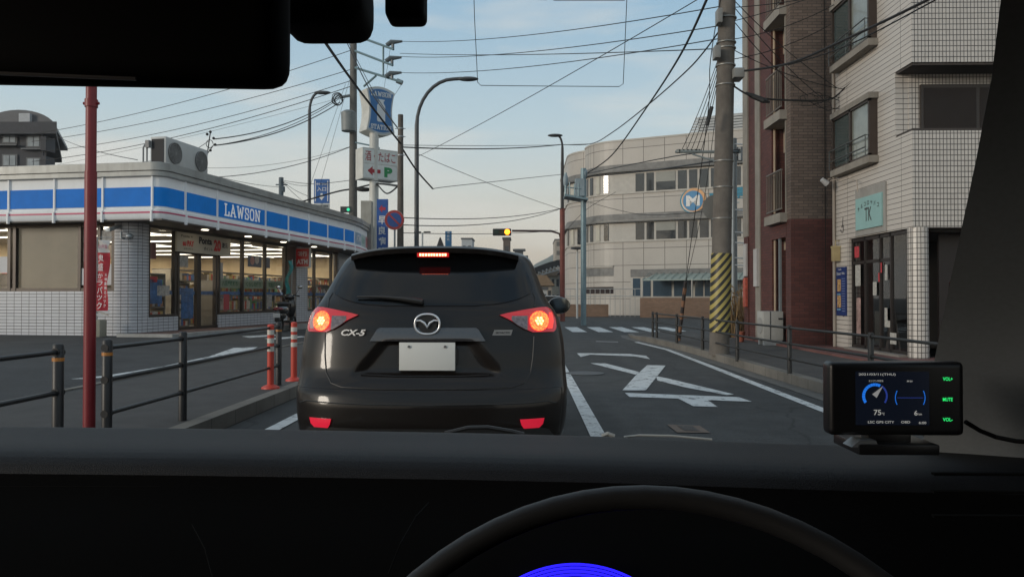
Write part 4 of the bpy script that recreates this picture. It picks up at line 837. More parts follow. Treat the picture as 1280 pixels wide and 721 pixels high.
# utility pole with crossarms (behind the store signs)
D = 35; x = P(442, 0, D).x; up = thing('utility_pole', 'tall grey concrete utility pole with three crossarms behind the milk can sign', 'utility pole', (x, D, .1))
b = B(); b.tube([(x, D, 0), (x, D, P(0, 40, D).z)], [.22, .15], 16); b.build('pole', mat('pole_pale', (.14, .135, .125), .9, var=.2, dirt=.3), up, smooth=True)
b = B(); armm = mat('arm_steel', (.16, .24, .27), .5, .3)
for (y0, y1, x0, x1) in ((46, 62, 448, 492), (64, 82, 444, 491), (85, 103, 444, 503)): b.tube([P(x0, y0, D-.2), P(x1, y1, D-1.2)], .06, 6)
b.tube([P(479, 57, D-.9), P(479, 94, D-.9)], .05, 6); b.tube([P(455, 108, D), P(470, 95, D-.6)], .05, 6); b.build('crossarm', armm, up)
b = B()
for (px, py) in ((489, 54), (488, 74), (488, 93)):
    b.tube([P(px-6, py+3, D-1), P(px, py-1, D-1), P(px+14, py-2, D-1)], [.10, .12, .05], 8); b.tube([P(px+2, py+6, D-1), P(px+2, py, D-1)], .07, 8)
b.tube([P(496, 101, D-1), P(503, 104, D-1)], .11, 8); b.build('insulator', mat('insulator', (.10, .12, .13), .4), up, smooth=True)
b = B(); q = P(436, 152, D-.35); b.tube([q-U_*.45, q+U_*.4, q+U_*.5], [.33, .36, .2], 16); b.tube([P(430, 145, D), P(442, 140, D)], .04, 6); b.tube([P(425, 122, D-.3), P(441, 119, D)], .07, 6); each(b, 'transformer', mat('transformer_grey', (.20, .22, .22), .5), up, smooth=True)
b = B(); rr = random.Random(3); c_ = P(421, 124, D-.4)
for k in range(5): b.tube([c_+Vector((.26*math.cos(R(j*24))*(1-.1*k)+.05*rr.random(), .06*k, .3*math.sin(R(j*24))*(1-.08*k))) for j in range(16)], .018, 5, cap=False)
b.build('cable_coil', WIRE, up)
# store pylon sign
D = 33; x = P(468, 0, D).x; py_ = thing('pylon_sign', 'tall store pylon with curved blue milk can sign over a red lettered panel', 'sign', (x, D, .3))
b = B(); b.tube([(x, D, .3), (x, D, P(0, 165, D).z)], .20, 18); b.build('pole', mat('pylon_white', (.56, .56, .52), .5, dirt=.2), py_, smooth=True)
# signs face slightly right of the camera: long axis runs away from us
ang = R(-32); ax_ = Vector((math.cos(ang)*1, -math.sin(ang), 0)); ax_ = Vector((math.cos(R(38)), math.sin(R(38)), 0)); an_ = Vector((ax_.y, -ax_.x, 0))
def lens(w_, h_, bul, waist, n=10):   # curved shield: bulged top and bottom, waisted sides
    pts = []
    for i in range(n+1): t_ = i/n; pts.append((w_*(t_-.5), h_/2+bul*math.sin(math.pi*t_)))
    for i in range(1, n+1): t_ = i/n; s_ = w_/2-waist*math.sin(math.pi*t_); pts.append((s_, h_/2-h_*t_))
    for i in range(1, n+1): t_ = i/n; pts.append((w_*(.5-t_), -h_/2-bul*math.sin(math.pi*t_)))
    for i in range(1, n): t_ = i/n; s_ = -w_/2+waist*math.sin(math.pi*t_); pts.append((s_, -h_/2+h_*t_))
    return pts
cs = P(476, 139, D); wS, hS = 1.36, 1.78
b = B(); b.prism(lens(wS, hS, .17, .13), cs-an_*.0, ax_, U_, -an_*.75); bx_ = b.build('sign_box', mat('pylon_white', (.5, .5, .47)), py_)
b = B(); b.prism(lens(wS-.10, hS-.10, .16, .12), cs+an_*.005, ax_, U_, an_*.01); bf = b.build('sign_border', mat('sign_pale', (.45, .52, .58), .4), bx_)
b = B(); b.prism(lens(wS-.20, hS-.2, .15, .11), cs+an_*.02, ax_, U_, an_*.01); bf = b.build('sign_face', mat('sign_royal', (.025, .15, .38), .35, var=.08), bx_)
tb = B(); slabtext(tb, 'LAWSON', cs+an_*.034+U_*.72, ax_, U_, an_, .22, .98, .003); slabtext(tb, 'STATION', cs+an_*.034-U_*.72, ax_, U_, an_, .22, .98, .003)
can = [(-.13, -.48), (.13, -.48), (.17, -.44), (.17, .22), (.10, .34), (.10, .42), (.15, .46), (.15, .50), (-.15, .50), (-.15, .46), (-.10, .42), (-.10, .34), (-.17, .22), (-.17, -.44)]
tb.prism([(a*1.15, c) for a, c in can], cs+an_*.032, ax_, U_, an_*.006, 0); tb.build('lettering', mat('letter_pale', (.62, .66, .68), .4, var=0), bx_)
c2 = P(475.5, 206, D); b = B(); b.obox(c2-ax_*.84-U_*.66-an_*.7, ax_*1.68, an_*.7, (0, 0, 1.34)); bx2 = b.build('lower_sign_box', mat('pylon_white', (.5, .5, .47)), py_)
b = B(); b.obox(c2-ax_*.80-U_*.62, ax_*1.60, an_*.01, (0, 0, .60)); b.obox(c2-ax_*.80+U_*.02, ax_*1.60, an_*.01, (0, 0, .60)); b.build('sign_face', mat('lower_face', (.66, .69, .66), .5), bx2)
tb = B(); tb.text('酒・たばこ', c2+an_*.013+U_*.33, ax_, U_, .44, 1.46, bold=.004, mi=0); tb.text('P', c2+an_*.013-U_*.31+ax_*.38, ax_, U_, .44, .40, bold=.06, mi=1)
tb.prism([(-.62, 0), (-.38, .2), (-.38, .08), (.0, .08), (.0, -.08), (-.38, -.08), (-.38, -.2)], c2+an_*.012-U_*.31, ax_, U_, an_*.004, 0); tb.build('lettering', [mat('ink_red', (.35, .02, .03), .5, var=0), mat('ink_green', (.02, .25, .08), .5, var=0)], bx2)
b = B(); b.box(x-.02, x+.02, D, D+1.2, c2.z+.9, c2.z+.98); b.tube([P(443, 178, 35), P(468, 183, D)], .04, 6); b.build('stay', armm, py_)
# tall blue sign beside the pylon, and box
q0, q1 = P(471, 249, 31), P(484.5, 310, 31); bs_ = thing('vertical_sign', 'tall narrow blue sign with red mark and white kanji beside the pylon', 'sign', (q0.x, 31, .2))
b = B(); b.box(q0.x, q1.x, 31, 31.15, q1.z-.8, q0.z); b.build('sign_face', mat('sign_navy', (.02, .09, .33), .4), bs_)
b = B(); b.tube([(q0.x+.2, 31.1, .2), (q0.x+.2, 31.1, q1.z-.8)], .05, 8); b.build('post', GREYM, bs_)
tb = B(); cx_ = (q0.x+q1.x)/2
for i, ch in enumerate('早良病院'): tb.text(ch, (cx_, 30.99, P(0, 276+i*13, 31).z), (1, 0, 0), U_, .34, .30, bold=.02, mi=0)
cz = P(0, 262, 31).z; tb.prism([(-.14, 0), (0, .16), (0, .06), (.14, .06), (.14, -.06), (0, -.06), (0, -.16)], (cx_, 30.995, cz), (1, 0, 0), (0, 0, 1), (0, -.004, 0), 1)
tb.build('lettering', [mat('letter_white', (.7, .7, .7)), mat('ink_red2', (.4, .03, .06), .5)], bs_)
q0, q1 = P(451, 251, 31.8), P(464, 290, 31.8); b = B(); b.box(q0.x, q1.x, 31.8, 32.2, q1.z-3, q0.z); o_ = b.build('sign_cabinet', mat('cabinet_beige', (.34, .33, .29), .6, dirt=.4)); tag(o_, 'plain beige back of a small sign cabinet left of the pylon pole', 'sign cabinet')
# small blue arrow sign
q0, q1 = P(392.5, 224, 36.5), P(411.5, 254, 36.5); bl = thing('direction_sign', 'blue sign with white writing and down arrow by the dark lamp post', 'sign', (q0.x, 36.5, 0))
b = B(); b.box(q0.x, q1.x, 36.5, 36.6, q1.z, q0.z); b.build('sign_face', mat('sign_navy2', (.03, .12, .36), .4), bl)
b = B(); b.tube([(q0.x+.36, 36.6, 0), (q0.x+.36, 36.6, q0.z)], .05, 8); b.build('post', GREYM, bl)
tb = B(); cx_ = (q0.x+q1.x)/2; cz = (q0.z+q1.z)/2
tb.text('中村学園', (cx_, 36.49, cz+.34), (1, 0, 0), U_, .12, .5, bold=.02); tb.text('入口', (cx_, 36.49, cz+.10), (1, 0, 0), U_, .2, .45, bold=.02); tb.prism([(0, -.45), (.14, -.26), (.05, -.26), (.05, -.1), (-.05, -.1), (-.05, -.26), (-.14, -.26)], (cx_, 36.495, cz), (1, 0, 0), (0, 0, 1), (0, -.004, 0))
for s_ in (-1, 1): tb.box(cx_+s_*.30-.02, cx_+s_*.30+.02, 36.485, 36.492, q1.z+.08, q0.z-.08)
tb.build('lettering', mat('letter_white', (.7, .7, .7)), bl)
b = B(); b.box(q0.x, q1.x, 36.5, 36.6, q1.z-.26, q1.z-.03); o_ = b.build('lower_plate', mat('plate_pale', (.4, .42, .42), .5), bl); tb = B(); tb.text('これより第二駐車場', (cx_, 36.49, q1.z-.145), (1, 0, 0), U_, .12, .62, bold=.01); tb.build('plate_writing', mat('ink_dark', (.04, .05, .06), .6), o_)
# small green signal on the utility pole
q = P(432, 262, 34.2); sg = thing('traffic_signal', 'small green lit signal showing above the store roof line', 'traffic signal', (q.x, 34.2, q.z-.3))
b = B(); b.box(q.x-.24, q.x+.24, 34.2, 34.4, q.z-.12, q.z+.14); b.tube([(q.x, 34.3, q.z), Vector((P(442, 0, 35).x, 34.9, q.z+.05))], .03, 6); b.build('housing', mat('signal_dark', (.03, .035, .035), .5), sg)
b = B(); b.disc((q.x+.12, 34.2, q.z), (0, -1, 0), .07, .01, 16); b.build('green_lens', emis('green_lit', (.05, .9, .45), .7), sg)
# small pole behind roof
q = P(351.5, 222, 42); b = B(); b.tube([(q.x, 42, 0), (q.x, 42, q.z)], .13, 10); b.tube([(q.x-.3, 42, q.z-.4), (q.x+.35, 42, q.z-.4)], .04, 6); b.tube([(q.x+.1, 42, q.z-.8), (q.x+.1, 42, q.z-.5)], .12, 8); tag(b.build('utility_pole', mat('pole_blue', (.10, .13, .15), .7), smooth=True), 'small grey pole top just showing above the store roof', 'utility pole')
# small double lamp and small blue sign above the car roof
q = P(528, 291, 60); dl2 = thing('street_lamp', 'small twin headed lamp showing above the car roof', 'street lamp', (q.x, 60, 0))
b = B(); b.tube([(q.x, 60, 0), (q.x, 60, q.z)], .07, 8); b.build('pole', GREYM, dl2)
for s_ in (-1, 1): b = B(); b.box(q.x+s_*.38-.27, q.x+s_*.38+.27, 59.9, 60.1, q.z, q.z+.1); b.build('lamp_head', BLACKM, dl2)
q0, q1 = P(556.5, 289, 45), P(564.5, 303, 45); b_ = thing('small_sign', 'small upright blue sign right of the car antenna', 'sign', (q0.x, 45, 0)); b = B(); b.box(q0.x, q1.x, 45, 45.08, q1.z-.5, q0.z); b.build('sign_face', mat('sign_navy3', (.03, .13, .27), .4), b_); b = B(); b.tube([(q0.x+.1, 45.1, 0), (q0.x+.1, 45.1, q1.z)], .04, 6); b.build('post', GREYM, b_)
tb = B()
for i, ch in enumerate('早良区'): tb.text(ch, ((q0.x+q1.x)/2, 44.99, P(0, 292+i*4, 45).z), (1, 0, 0), U_, .13, .15)
tb.build('lettering', mat('letter_white', (.7, .7, .7)), b_)
# ------------------------------------------------------------------ signal post at the junction
D = 42; rust = mat('rust_red', (.19, .05, .035), .6, var=.25, scale=3)
a = P(703, 372, D); x = a.x; sp = thing('traffic_signal', 'horizontal signal with lit lamp on a long arm from the red brown post', 'traffic signal', (x, D, 0))
b = B(); b.tube([(x, D, 0), (x, D, P(0, 262, D).z)], .14, 12, 0); b.tube([(x, D, P(0, 262, D).z), (x, D, P(0, 205, D).z)], .09, 12, 1); b.build('post', [rust, mat('dark_post', (.03, .03, .03), .5)], sp, smooth=True)
b = B(); zt = P(0, 290, D).z; b.tube([(x, D, P(0, 310, D).z), (x-.15, D, zt-.15), (x-.6, D, zt), (P(640, 0, D).x, D, zt+.02)], .06, 8); b.build('arm', mat('dark_brown', (.05, .025, .02), .5), sp, smooth=True)
q0, q1 = P(616, 286, D), P(639, 294.5, D); b = B(); b.box(q0.x, q1.x, D-.12, D+.12, q1.z, q0.z); hs = b.build('signal_housing', mat('signal_black', (.02, .02, .02), .5), sp, bevel=.04)
for i, cx_ in enumerate((q0.x+.2, (q0.x+q1.x)/2, q1.x-.22)):
    cz = (q0.z+q1.z)/2; b = B(); b.disc((cx_, D-.13, cz), (0, -1, 0), .15, .01, 20); b.build('signal_lens', [mat('lens_green', (.01, .03, .02), .3), mat('lens_amber', (.04, .03, .01), .3), emis('lens_lit', (1, .22, .01), 7)][i], hs)
    b = B()
    b.tube([(cx_+.17*math.cos(R(k)), D-.2, cz+.17*math.sin(R(k))) for k in range(10, 171, 20)], .012, 4); b.build('visor', BLACKM, hs)
lamppost('dark slim street lamp with short arm on top of the signal post', 703, D, 185, 694, 169.5, r0=.075, zb=P(0, 205, D).z-.3, m=mat('dark_post', (.03, .03, .03)))
# silver pole with transformer platform
D = 36; x = P(729, 0, D).x; sv = thing('utility_pole', 'silver blue steel pole with platform and boxes right of the signal post', 'utility pole', (x, D, 0)); svm = mat('pole_silverblue', (.20, .28, .31), .5, .4, var=.12)
b = B(); b.tube([(x, D, 0), (x, D, P(0, 213, D).z)], .13, 14); b.build('pole', svm, sv, smooth=True)
b = B(); zz = P(0, 247, D).z; b.obox(P(706, 245, D-.6), P(735, 250, D-.6)-P(706, 245, D-.6), (0, 1.2, 0), (0, 0, .10))
for (px, py) in ((707, 232), (712, 228), (718, 230), (723, 229)): b.tube([P(px, 246, D-.5), P(px, py, D-.5)], .03, 6)
b.tube([P(706, 234, D-.5), P(726, 236, D-.5)], .03, 6); b.tube([P(707, 246, D), P(707, 216, D)], .06, 6); b.build('platform', svm, sv)
b = B(); q = P(724.5, 238, D-.1); b.box(q.x-.22, q.x+.2, D-.5, D, q.z-.32, q.z+.5); q = P(707, 226, D); b.ell(tuple(q), (.12, .12, .35)); q = P(731, 217, D); b.ell(tuple(q), (.13, .13, .25)); b.build('switch_box', mat('switch_grey', (.24, .30, .33), .5), sv)
# white pole lamp
D = 48; x = P(721, 0, D).x; wp = thing('street_lamp', 'slim white lamp pole with a flat disc head before the office', 'street lamp', (x, D, 0))
b = B(); b.tube([(x, D, 0), (x, D, P(0, 313, D).z)], .07, 10); b.build('pole', mat('pole_white', (.5, .5, .48), .5), wp, smooth=True); b = B(); q = P(0, 312, D).z; b.tube([(x, D, q-.05), (x, D, q), (x, D, q+.1)], [.1, .42, .38], 16); b.build('lamp_head', BLACKM, wp, smooth=True)
# parked vehicles far away, behind the railing
for k, (px, cl, lb_) in enumerate(((695, (.35, .36, .37), 'silver parked car under the arch, left of the white pole'), (729, (.45, .46, .47), 'white parked car right of the white lamp pole'))):
    D = 66; q = P(px, 0, D); cc_ = thing('parked_car', lb_, 'car', (q.x, D, 0)); b = B()
    b.prism([(-2, .3), (2, .3), (2.05, .8), (1.3, .95), (.8, 1.45), (-1.2, 1.5), (-1.9, 1.0), (-2.05, .8)], (q.x, D, 0), (1, 0, 0), (0, 0, 1), (0, 1.7, 0)); b.build('body', mat('far_car_%d' % k, cl, .3, coat=.5), cc_, bevel=.08)
    b = B(); b.prism([(-1.15, .98), (1.1, .98), (.7, 1.4), (-1.1, 1.42)], (q.x, D-.01, 0), (1, 0, 0), (0, 0, 1), (0, .02, 0)); b.build('side_window', mat('car_glass_far', (.02, .025, .03), .1), cc_)
    for s_ in (-1.25, 1.25): b = B(); b.tube([(q.x+s_, D-.02, .32), (q.x+s_, D+.2, .32)], .32, 18); b.build('wheel', rub, cc_, smooth=True)

# ------------------------------------------------------------------ right side: brown brick apartments
br_up = brick('brick_brown', (.145, .108, .088), (.05, .045, .04), .22, .07, .006, .5, .8, .18, .8, .2); br_red = brick('brick_maroon', (.095, .030, .024), (.04, .02, .018), .22, .07, .006, .5, .75, .2, .8, .3)
conc = mat('wall_concrete', (.25, .23, .20), .85, var=.12, scale=3, dirt=.35); BX = 6.2; RZ = .17
ap = thing('apartment_building', 'brown and maroon brick apartment building with railed balconies beside the concrete pole', 'building', (7.5, 20, RZ))
YC = 17.9
b = B(); b.box(BX, 7.6, YC, YC+.3, 3.14, 15); b.build('brick_wall', br_up, ap)
b = B(); b.box(BX-.012, 7.6, YC-.012, YC+.3, RZ-.1, 3.14); b.box(BX-.01, BX+.15, YC+.3, 18.25, RZ-.1, 3.1); b.build('lower_wall', br_red, ap)
b = B(); b.box(6.98, 7.0, YC-.016, YC-.005, RZ, 15); b.build('joint', mat('joint_dark', (.03, .025, .02), .9), ap)
b = B(); b.box(BX-.02, BX+.35, YC+.3, 18.25, 3.1, 15); b.build('pier', conc, ap)
b = B(); b.box(BX, BX+1.4, 19.3, 20.2, RZ-.1, 15); b.box(BX-.02, BX+1.4, 20.6, 21.2, RZ-.1, 15); b.build('column', br_red, ap)
b = B(); b.box(BX-.03, BX+1.4, 20.2, 20.6, RZ-.1, 15); b.box(BX-.06, BX+1.4, 21.2, 21.65, 3.0, 15); b.build('pier', conc, ap); b = B(); b.box(BX-.05, BX+1.4, 21.2, 21.6, RZ-.1, 3.0); b.build('lower_wall', br_red, ap)
b = B(); b.box(BX+1.35, 11, YC+.3, 21.6, RZ-.1, 15); b.build('back_wall', mat('recess_cream', (.34, .28, .22), .8), ap)
b = B(); b.box(BX-.02, BX+1.35, 18.2, 19.35, 2.75, 3.1); b.build('lintel', br_red, ap)
for z in (3.1, 5.55, 8.05, 10.55):
    b = B(); b.box(BX-.18, BX+1.35, 18.15, 19.35, z-.0, z+.22); sl_ = b.build('balcony_slab', conc, ap); b = B()
    b.tube([(BX-.12, 18.18, z+1.25), (BX-.12, 19.32, z+1.25)], .025, 6); b.tube([(BX-.12, 18.18, z+.32), (BX-.12, 19.32, z+.32)], .018, 6)
    for i in range(10): y = 18.2+i*.122; b.tube([(BX-.12, y, z+.3), (BX-.12, y, z+1.25)], .012, 5)
    b.build('railing', mat('rail_bronze', (.13, .11, .09), .5), ap)
    b = B(); b.box(BX+1.3, BX+1.345, 18.4, 19.2, z+.25, z+2.0); b.build('balcony_door', mat('door_dark', (.03, .028, .026), .2, spec=.8), ap)
    b = B(); b.box(BX+.3, BX+1.3, 18.2, 19.3, z-.6, z-.01); b.build('drop_panel', mat('recess_cream', (.34, .28, .22)), ap)
b = B(); b.tube([(BX+.05, 19.22, .2), (BX+.05, 19.22, 15)], .03, 8); b.build('drainpipe', mat('pipe_tan', (.35, .27, .19), .5), ap)
b = B(); b.box(BX+.8, BX+1.34, 18.3, 19.25, RZ, 2.7); b.build('entrance', mat('entrance_dark', (.035, .02, .018), .6), ap)
b = B(); b.box(BX+.35, BX+.8, 18.9, 19.3, 2.1, 2.75); b.box(BX+.35, BX+.42, 18.3, 19.3, 2.0, 2.75); b.build('entrance_frame', br_red, ap)
b = B(); b.box(BX+.0, BX+.06, 18.75, 18.8, RZ, 2.75); b.build('door_frame', GREYM, ap)
b = B(); b.box(BX-.1, BX-.02, 20.25, 20.55, 1.6, 2.6); b.box(BX-.1, BX-.02, 21.25, 21.5, 1.9, 2.8); each(b, 'notice_board', mat('notice_pale', (.42, .41, .40), .6), ap)
b = B(); b.box(BX-.11, BX-.05, 21.25, 21.5, 1.05, 1.85); b.build('red_notice', mat('notice_red', (.38, .08, .05), .6, var=.4, scale=9), ap)
au = thing('outdoor_unit', 'pale grey outdoor air conditioning unit at the maroon entrance', 'air conditioner', (5.9, 18.8, RZ))
a_ = P(948, 427, 18.9); b = B(); b.box(a_.x, a_.x+.48, 18.5, 19.0, RZ+.1, RZ+.80); b.build('casing', mat('unit_white', (.36, .36, .34), .5, dirt=.25), au, bevel=.015)
b = B(); b.box(a_.x+.36, a_.x+.46, 18.488, 18.5, RZ+.60, RZ+.64); b.box(a_.x+.16, a_.x+.17, 18.488, 18.5, RZ+.1, RZ+.8); b.build('label_plate', BLACKM, au); b = B(); b.disc((a_.x-.002, 18.76, RZ+.45), (-1, 0, 0), .2, .01, 20); b.build('fan_guard', mat('guard_grey', (.2, .2, .2)), au); b = B(); b.box(a_.x+.02, a_.x+.46, 18.52, 18.62, RZ-.02, RZ+.1); b.box(a_.x+.02, a_.x+.46, 18.88, 18.98, RZ-.02, RZ+.1); each(b, 'foot', GREYM, au)

# ------------------------------------------------------------------ right side: pale tiled building with the shop
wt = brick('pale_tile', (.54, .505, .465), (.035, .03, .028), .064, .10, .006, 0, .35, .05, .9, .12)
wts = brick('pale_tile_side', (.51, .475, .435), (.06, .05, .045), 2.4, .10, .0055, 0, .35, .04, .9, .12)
TX = 7.05; TY = 14.0; TE = 17.5
tb_ = thing('tiled_building', 'cream tiled corner building with bay windows above a glazed shop', 'building', (TX, TY, RZ))
b = B()   # side wall with openings: shop front and recess corner
b.box(TX, TX+.25, TY+.62, TE, 2.58, 12); b.box(TX, TX+.25, TY, TY+.62, 2.58, 4.35); b.box(TX, TX+.25, TY, TY+.62, 5.6, 12); b.box(TX, TX+.25, 16.75, TE, RZ-.1, 2.58); b.build('side_wall', wts, tb_)
b = B(); b.box(TX+.003, 12, TY-.003, TY+.25, 2.58, 4.35); b.box(TX+.003, 12, TY-.003, TY+.25, 5.6, 12); b.build('front_wall', wt, tb_)
b = B(); b.box(TX+.25, 12, TY+.6, TY+.8, 4.1, 5.9); b.build('recess_wall', wt, tb_)
b = B(); b.box(TX+.02, 12, TY+.02, TY+.62, 4.352, 4.40); b.build('recess_sill', mat('sill_brown', (.045, .035, .03), .6), tb_); b = B(); b.box(TX+.02, 12, TY+.02, TY+.62, 5.56, 5.598); b.build('recess_ceiling', mat('recess_dark', (.06, .05, .045), .8), tb_)
b = B(); b.box(TX+.45, 12, TY+.54, TY+.6, 4.42, 5.35); f_ = b.build('window', mat('frame_brown', (.035, .028, .024), .5), tb_); b = B()
for x0 in (.5, 1.55, 2.6): b.box(TX+x0, TX+x0+.98, TY+.53, TY+.538, 4.5, 5.28)
b.build('pane', mat('brown_glass', (.025, .02, .018), .4, spec=.15), f_)
b = B(); b.box(TX+.002, TX+.2, TY+.58, TY+.66, 4.25, 4.36); b.build('ledge', mat('sill_brown', (.05, .04, .03)), tb_)
b = B(); b.tube([(TX+.16, TY+.13, RZ-.1), (TX+.16, TY+.13, 2.585)], .178, 28); b.build('round_column', wt, tb_, smooth=True)
b = B(); b.box(TX+.25, 14, TY+2.9, TY+3.1, RZ-.1, 2.6); b.box(TX+.3, 14, TY+.35, TY+3.0, RZ+.005, RZ+.02); b.box(TX+.1, 14, TY+.2, TY+3.4, 2.52, 2.575); b.build('shop_interior', mat('shop_dark', (.03, .028, .026), .8), tb_)
b = B(); b.box(TX+.9, 12, TY+.8, TY+.86, RZ, 2.52); b.build('entrance_wall', mat('entry_brown', (.035, .022, .018), .4), tb_)
b = B(); b.box(TX+1.1, TX+1.35, TY+.78, TY+.795, 1.35, 1.6); b.build('red_notice', mat('notice_red3', (.35, .03, .03), .5), tb_)
# shop front
fr_ = B(); fx = TX+.06
for y in (16.72, 16.1, 15.43, 14.98, 14.32): fr_.box(fx, fx+.07, y-.03, y+.03, RZ, 2.57)
fr_.box(fx, fx+.07, 14.3, 16.75, 2.5, 2.57); fr_.box(fx, fx+.07, 14.3, 16.75, RZ, RZ+.12); fr_.box(fx, fx+.07, 15.0, 16.75, 2.02, 2.08); sf = fr_.build('shop_front', mat('shop_bronze', (.035, .028, .025), .4, .3), tb_)
b = B(); b.flat([(fx+.03, 16.75, RZ+.05), (fx+.03, 14.3, RZ+.05), (fx+.03, 14.3, 2.55), (fx+.03, 16.75, 2.55)]); b.build('pane', glassmat('shop_pane', .6, .10), sf)
b = B()
for (y0, y1, z0, z1, mi) in ((16.55, 16.3, 1.55, 2.0, 0), (16.58, 16.36, 2.16, 2.4, 1), (15.72, 15.56, 1.35, 1.62, 0), (15.38, 15.33, 1.8, 2.0, 1), (15.48, 15.43, 1.62, 1.8, 1), (15.2, 15.1, 1.65, 1.95, 0), (15.22, 15.0, .72, 1.1, 0), (15.1, 15.0, .85, 1.1, 2), (16.5, 16.3, .5, 1.3, 3), (15.0, 14.75, .4, .62, 0)):
    b.box(fx-.006, fx-.002, y1, y0, z0, z1, mi)
each(b, 'notice', [mat('shop_notice', (.38, .37, .34), .6, var=.3, scale=20), mat('shop_notice_red', (.42, .04, .05), .6, var=.3, scale=15), mat('shop_notice_blue', (.10, .33, .5), .6), mat('shop_poster', (.30, .20, .18), .6, var=.6, scale=6)], sf)
b = B(); b.box(TX-.12, TX+.1, 14.3, 16.75, RZ, RZ+.06); b.build('step', mat('step_grey', (.22, .2, .18), .8), tb_)
# bay windows
def bay(z0, z1, y0=15.35, y1=17.2):
    b = B(); b.box(TX-.20, TX+.02, y0-.05, y1+.05, z1, z1+.12); b.build('bay_hood', mat('bay_concrete', (.24, .22, .19), .8, dirt=.5), tb_); b = B(); b.box(TX-.20, TX+.02, y0-.05, y1+.05, z0-.14, z0); w_ = b.build('bay_window', mat('bay_concrete', (.24, .22, .19), .8, dirt=.5), tb_)
    b = B()
    for y in (y0, y1-.06): b.box(TX-.17, TX+.01, y, y+.06, z0, z1)
    b.box(TX-.17, TX-.11, (y0+y1)/2-.04, (y0+y1)/2+.04, z0, z1); b.box(TX-.17, TX-.12, y0, y1, z0, z0+.05); b.box(TX-.17, TX-.12, y0, y1, z1-.05, z1); b.build('frame', mat('bay_frame', (.055, .04, .032), .4, .3), w_)
    b = B(); b.box(TX-.13, TX-.12, y0+.06, (y0+y1)/2-.04, z0+.05, z1-.05, 0); b.box(TX-.13, TX-.12, (y0+y1)/2+.04, y1-.06, z0+.05, z1-.05, 1); b.box(TX-.10, TX+.0, y0+.01, y0+.02, z0, z1, 0); b.build('pane', [mat('bay_glass', (.20, .22, .20), .12, var=.25, scale=2, spec=.9), mat('bay_glass_dark', (.05, .07, .07), .06, spec=1)], w_)
    b = B()
    for z in (z0+.18, z0+.42): b.tube([(TX-.24, y0, z), (TX-.24, y1, z)], .014, 6)
    for y in (y0+.02, (y0+y1)/2, y1-.02): b.tube([(TX-.24, y, z0), (TX-.24, y, z0+.42)], .010, 5); b.tube([(TX-.24, y, z0+.42), (TX-.12, y, z0+.42)], .01, 5)
    b.build('window_rail', mat('rail_grey2', (.12, .13, .13), .4, .5), w_)
bay(4.15, 5.3); bay(6.5, 7.75)
b = B(); b.tube([(TX-.04, TE-.06, RZ), (TX-.04, TE-.06, 12)], .035, 8); b.build('downpipe', mat('pipe_tan2', (.36, .31, .26), .5), tb_)
# shop sign TK
sg = thing('shop_sign', 'pale turquoise square sign lettered TK above the shop windows', 'sign', (TX-.03, 15.6, 2.6))
b = B(); b.box(TX-.03, TX-.003, 14.98, 16.34, 2.6, 3.58); b.build('backing', mat('sign_back_grey', (.30, .29, .27), .7, dirt=.3), sg)
b = B(); b.box(TX-.06, TX-.031, 15.08, 16.26, 2.72, 3.38); b.build('sign_face', mat('sign_turquoise', (.26, .44, .43), .5, var=.07, scale=2), sg)
tb = B(); nx_ = Vector((-1, 0, 0)); Xr = Vector((0, -1, 0)); tb.text('TK', (TX-.062, 15.66, 3.01), Xr, U_, .28, .32, bold=.01)
for i, ch in enumerate('サルコロヤバコ'): t_ = (i-3)/3; tb.text(ch, (TX-.062, 15.66-t_*.44, 3.24-.09*abs(t_)**2), Xr, U_, .085, .075, bold=.02)
tb.build('lettering', mat('ink_grey', (.07, .08, .08), .6, var=0), sg)
# menu board
mb = thing('menu_board', 'upright blue menu poster with drink pictures on the tiled corner', 'poster', (TX-.02, 17.1, .9))
b = B(); b.box(TX-.03, TX-.006, 16.84, 17.36, .90, 1.98); b.build('board', mat('board_blue', (.012, .03, .13), .5), mb)
b = B()
for z in (1.08, 1.44):
    for y in (17.30, 17.20): b.box(TX-.036, TX-.031, y-.10, y-.008, z, z+.27, 0)
for z in (1.02, 1.36): b.box(TX-.035, TX-.031, 17.12, 17.3, z, z+.03, 1)
for i in range(14): b.box(TX-.035, TX-.031, 16.88, 17.05, 1.0+i*.055, 1.012+i*.055, 2)
b.build('menu_print', [mat('menu_photo', (.42, .26, .12), .5, var=.7, scale=22), mat('menu_cyan', (.15, .35, .5), .5), mat('menu_ink', (.20, .25, .42), .5)], mb)
tb = B(); tb.text('Dessert', (TX-.034, 17.2, 1.84), Xr, U_, .07, .22); tb.text('MENU', (TX-.034, 16.96, 1.84), Xr, U_, .05, .16); tb.text('Cafe', (TX-.034, 17.15, 1.93), Xr, U_, .03, .2); tb.build('lettering', mat('letter_white', (.7, .7, .7)), mb)
b = B(); b.box(TX-.16, TX-.01, 17.17, 17.3, 2.12, 2.42); b.box(TX-.17, TX-.0, 17.16, 17.31, 2.42, 2.46); b.tube([(TX-.09, 17.235, 2.46), (TX-.09, 17.235, 2.58), (TX-.0, 17.235, 2.58)], .012, 6); tag(b.build('wall_lantern', mat('lantern', (.42, .34, .18), .5, var=.25)), 'small yellowed wall lantern above the blue menu poster', 'lantern')
cm = thing('wall_spotlight', 'white spotlight on a bracket at the upper corner of the tiled building', 'spotlight', (TX-.2, 17.5, 3.7)); q = P(1034, 230, 17.2)
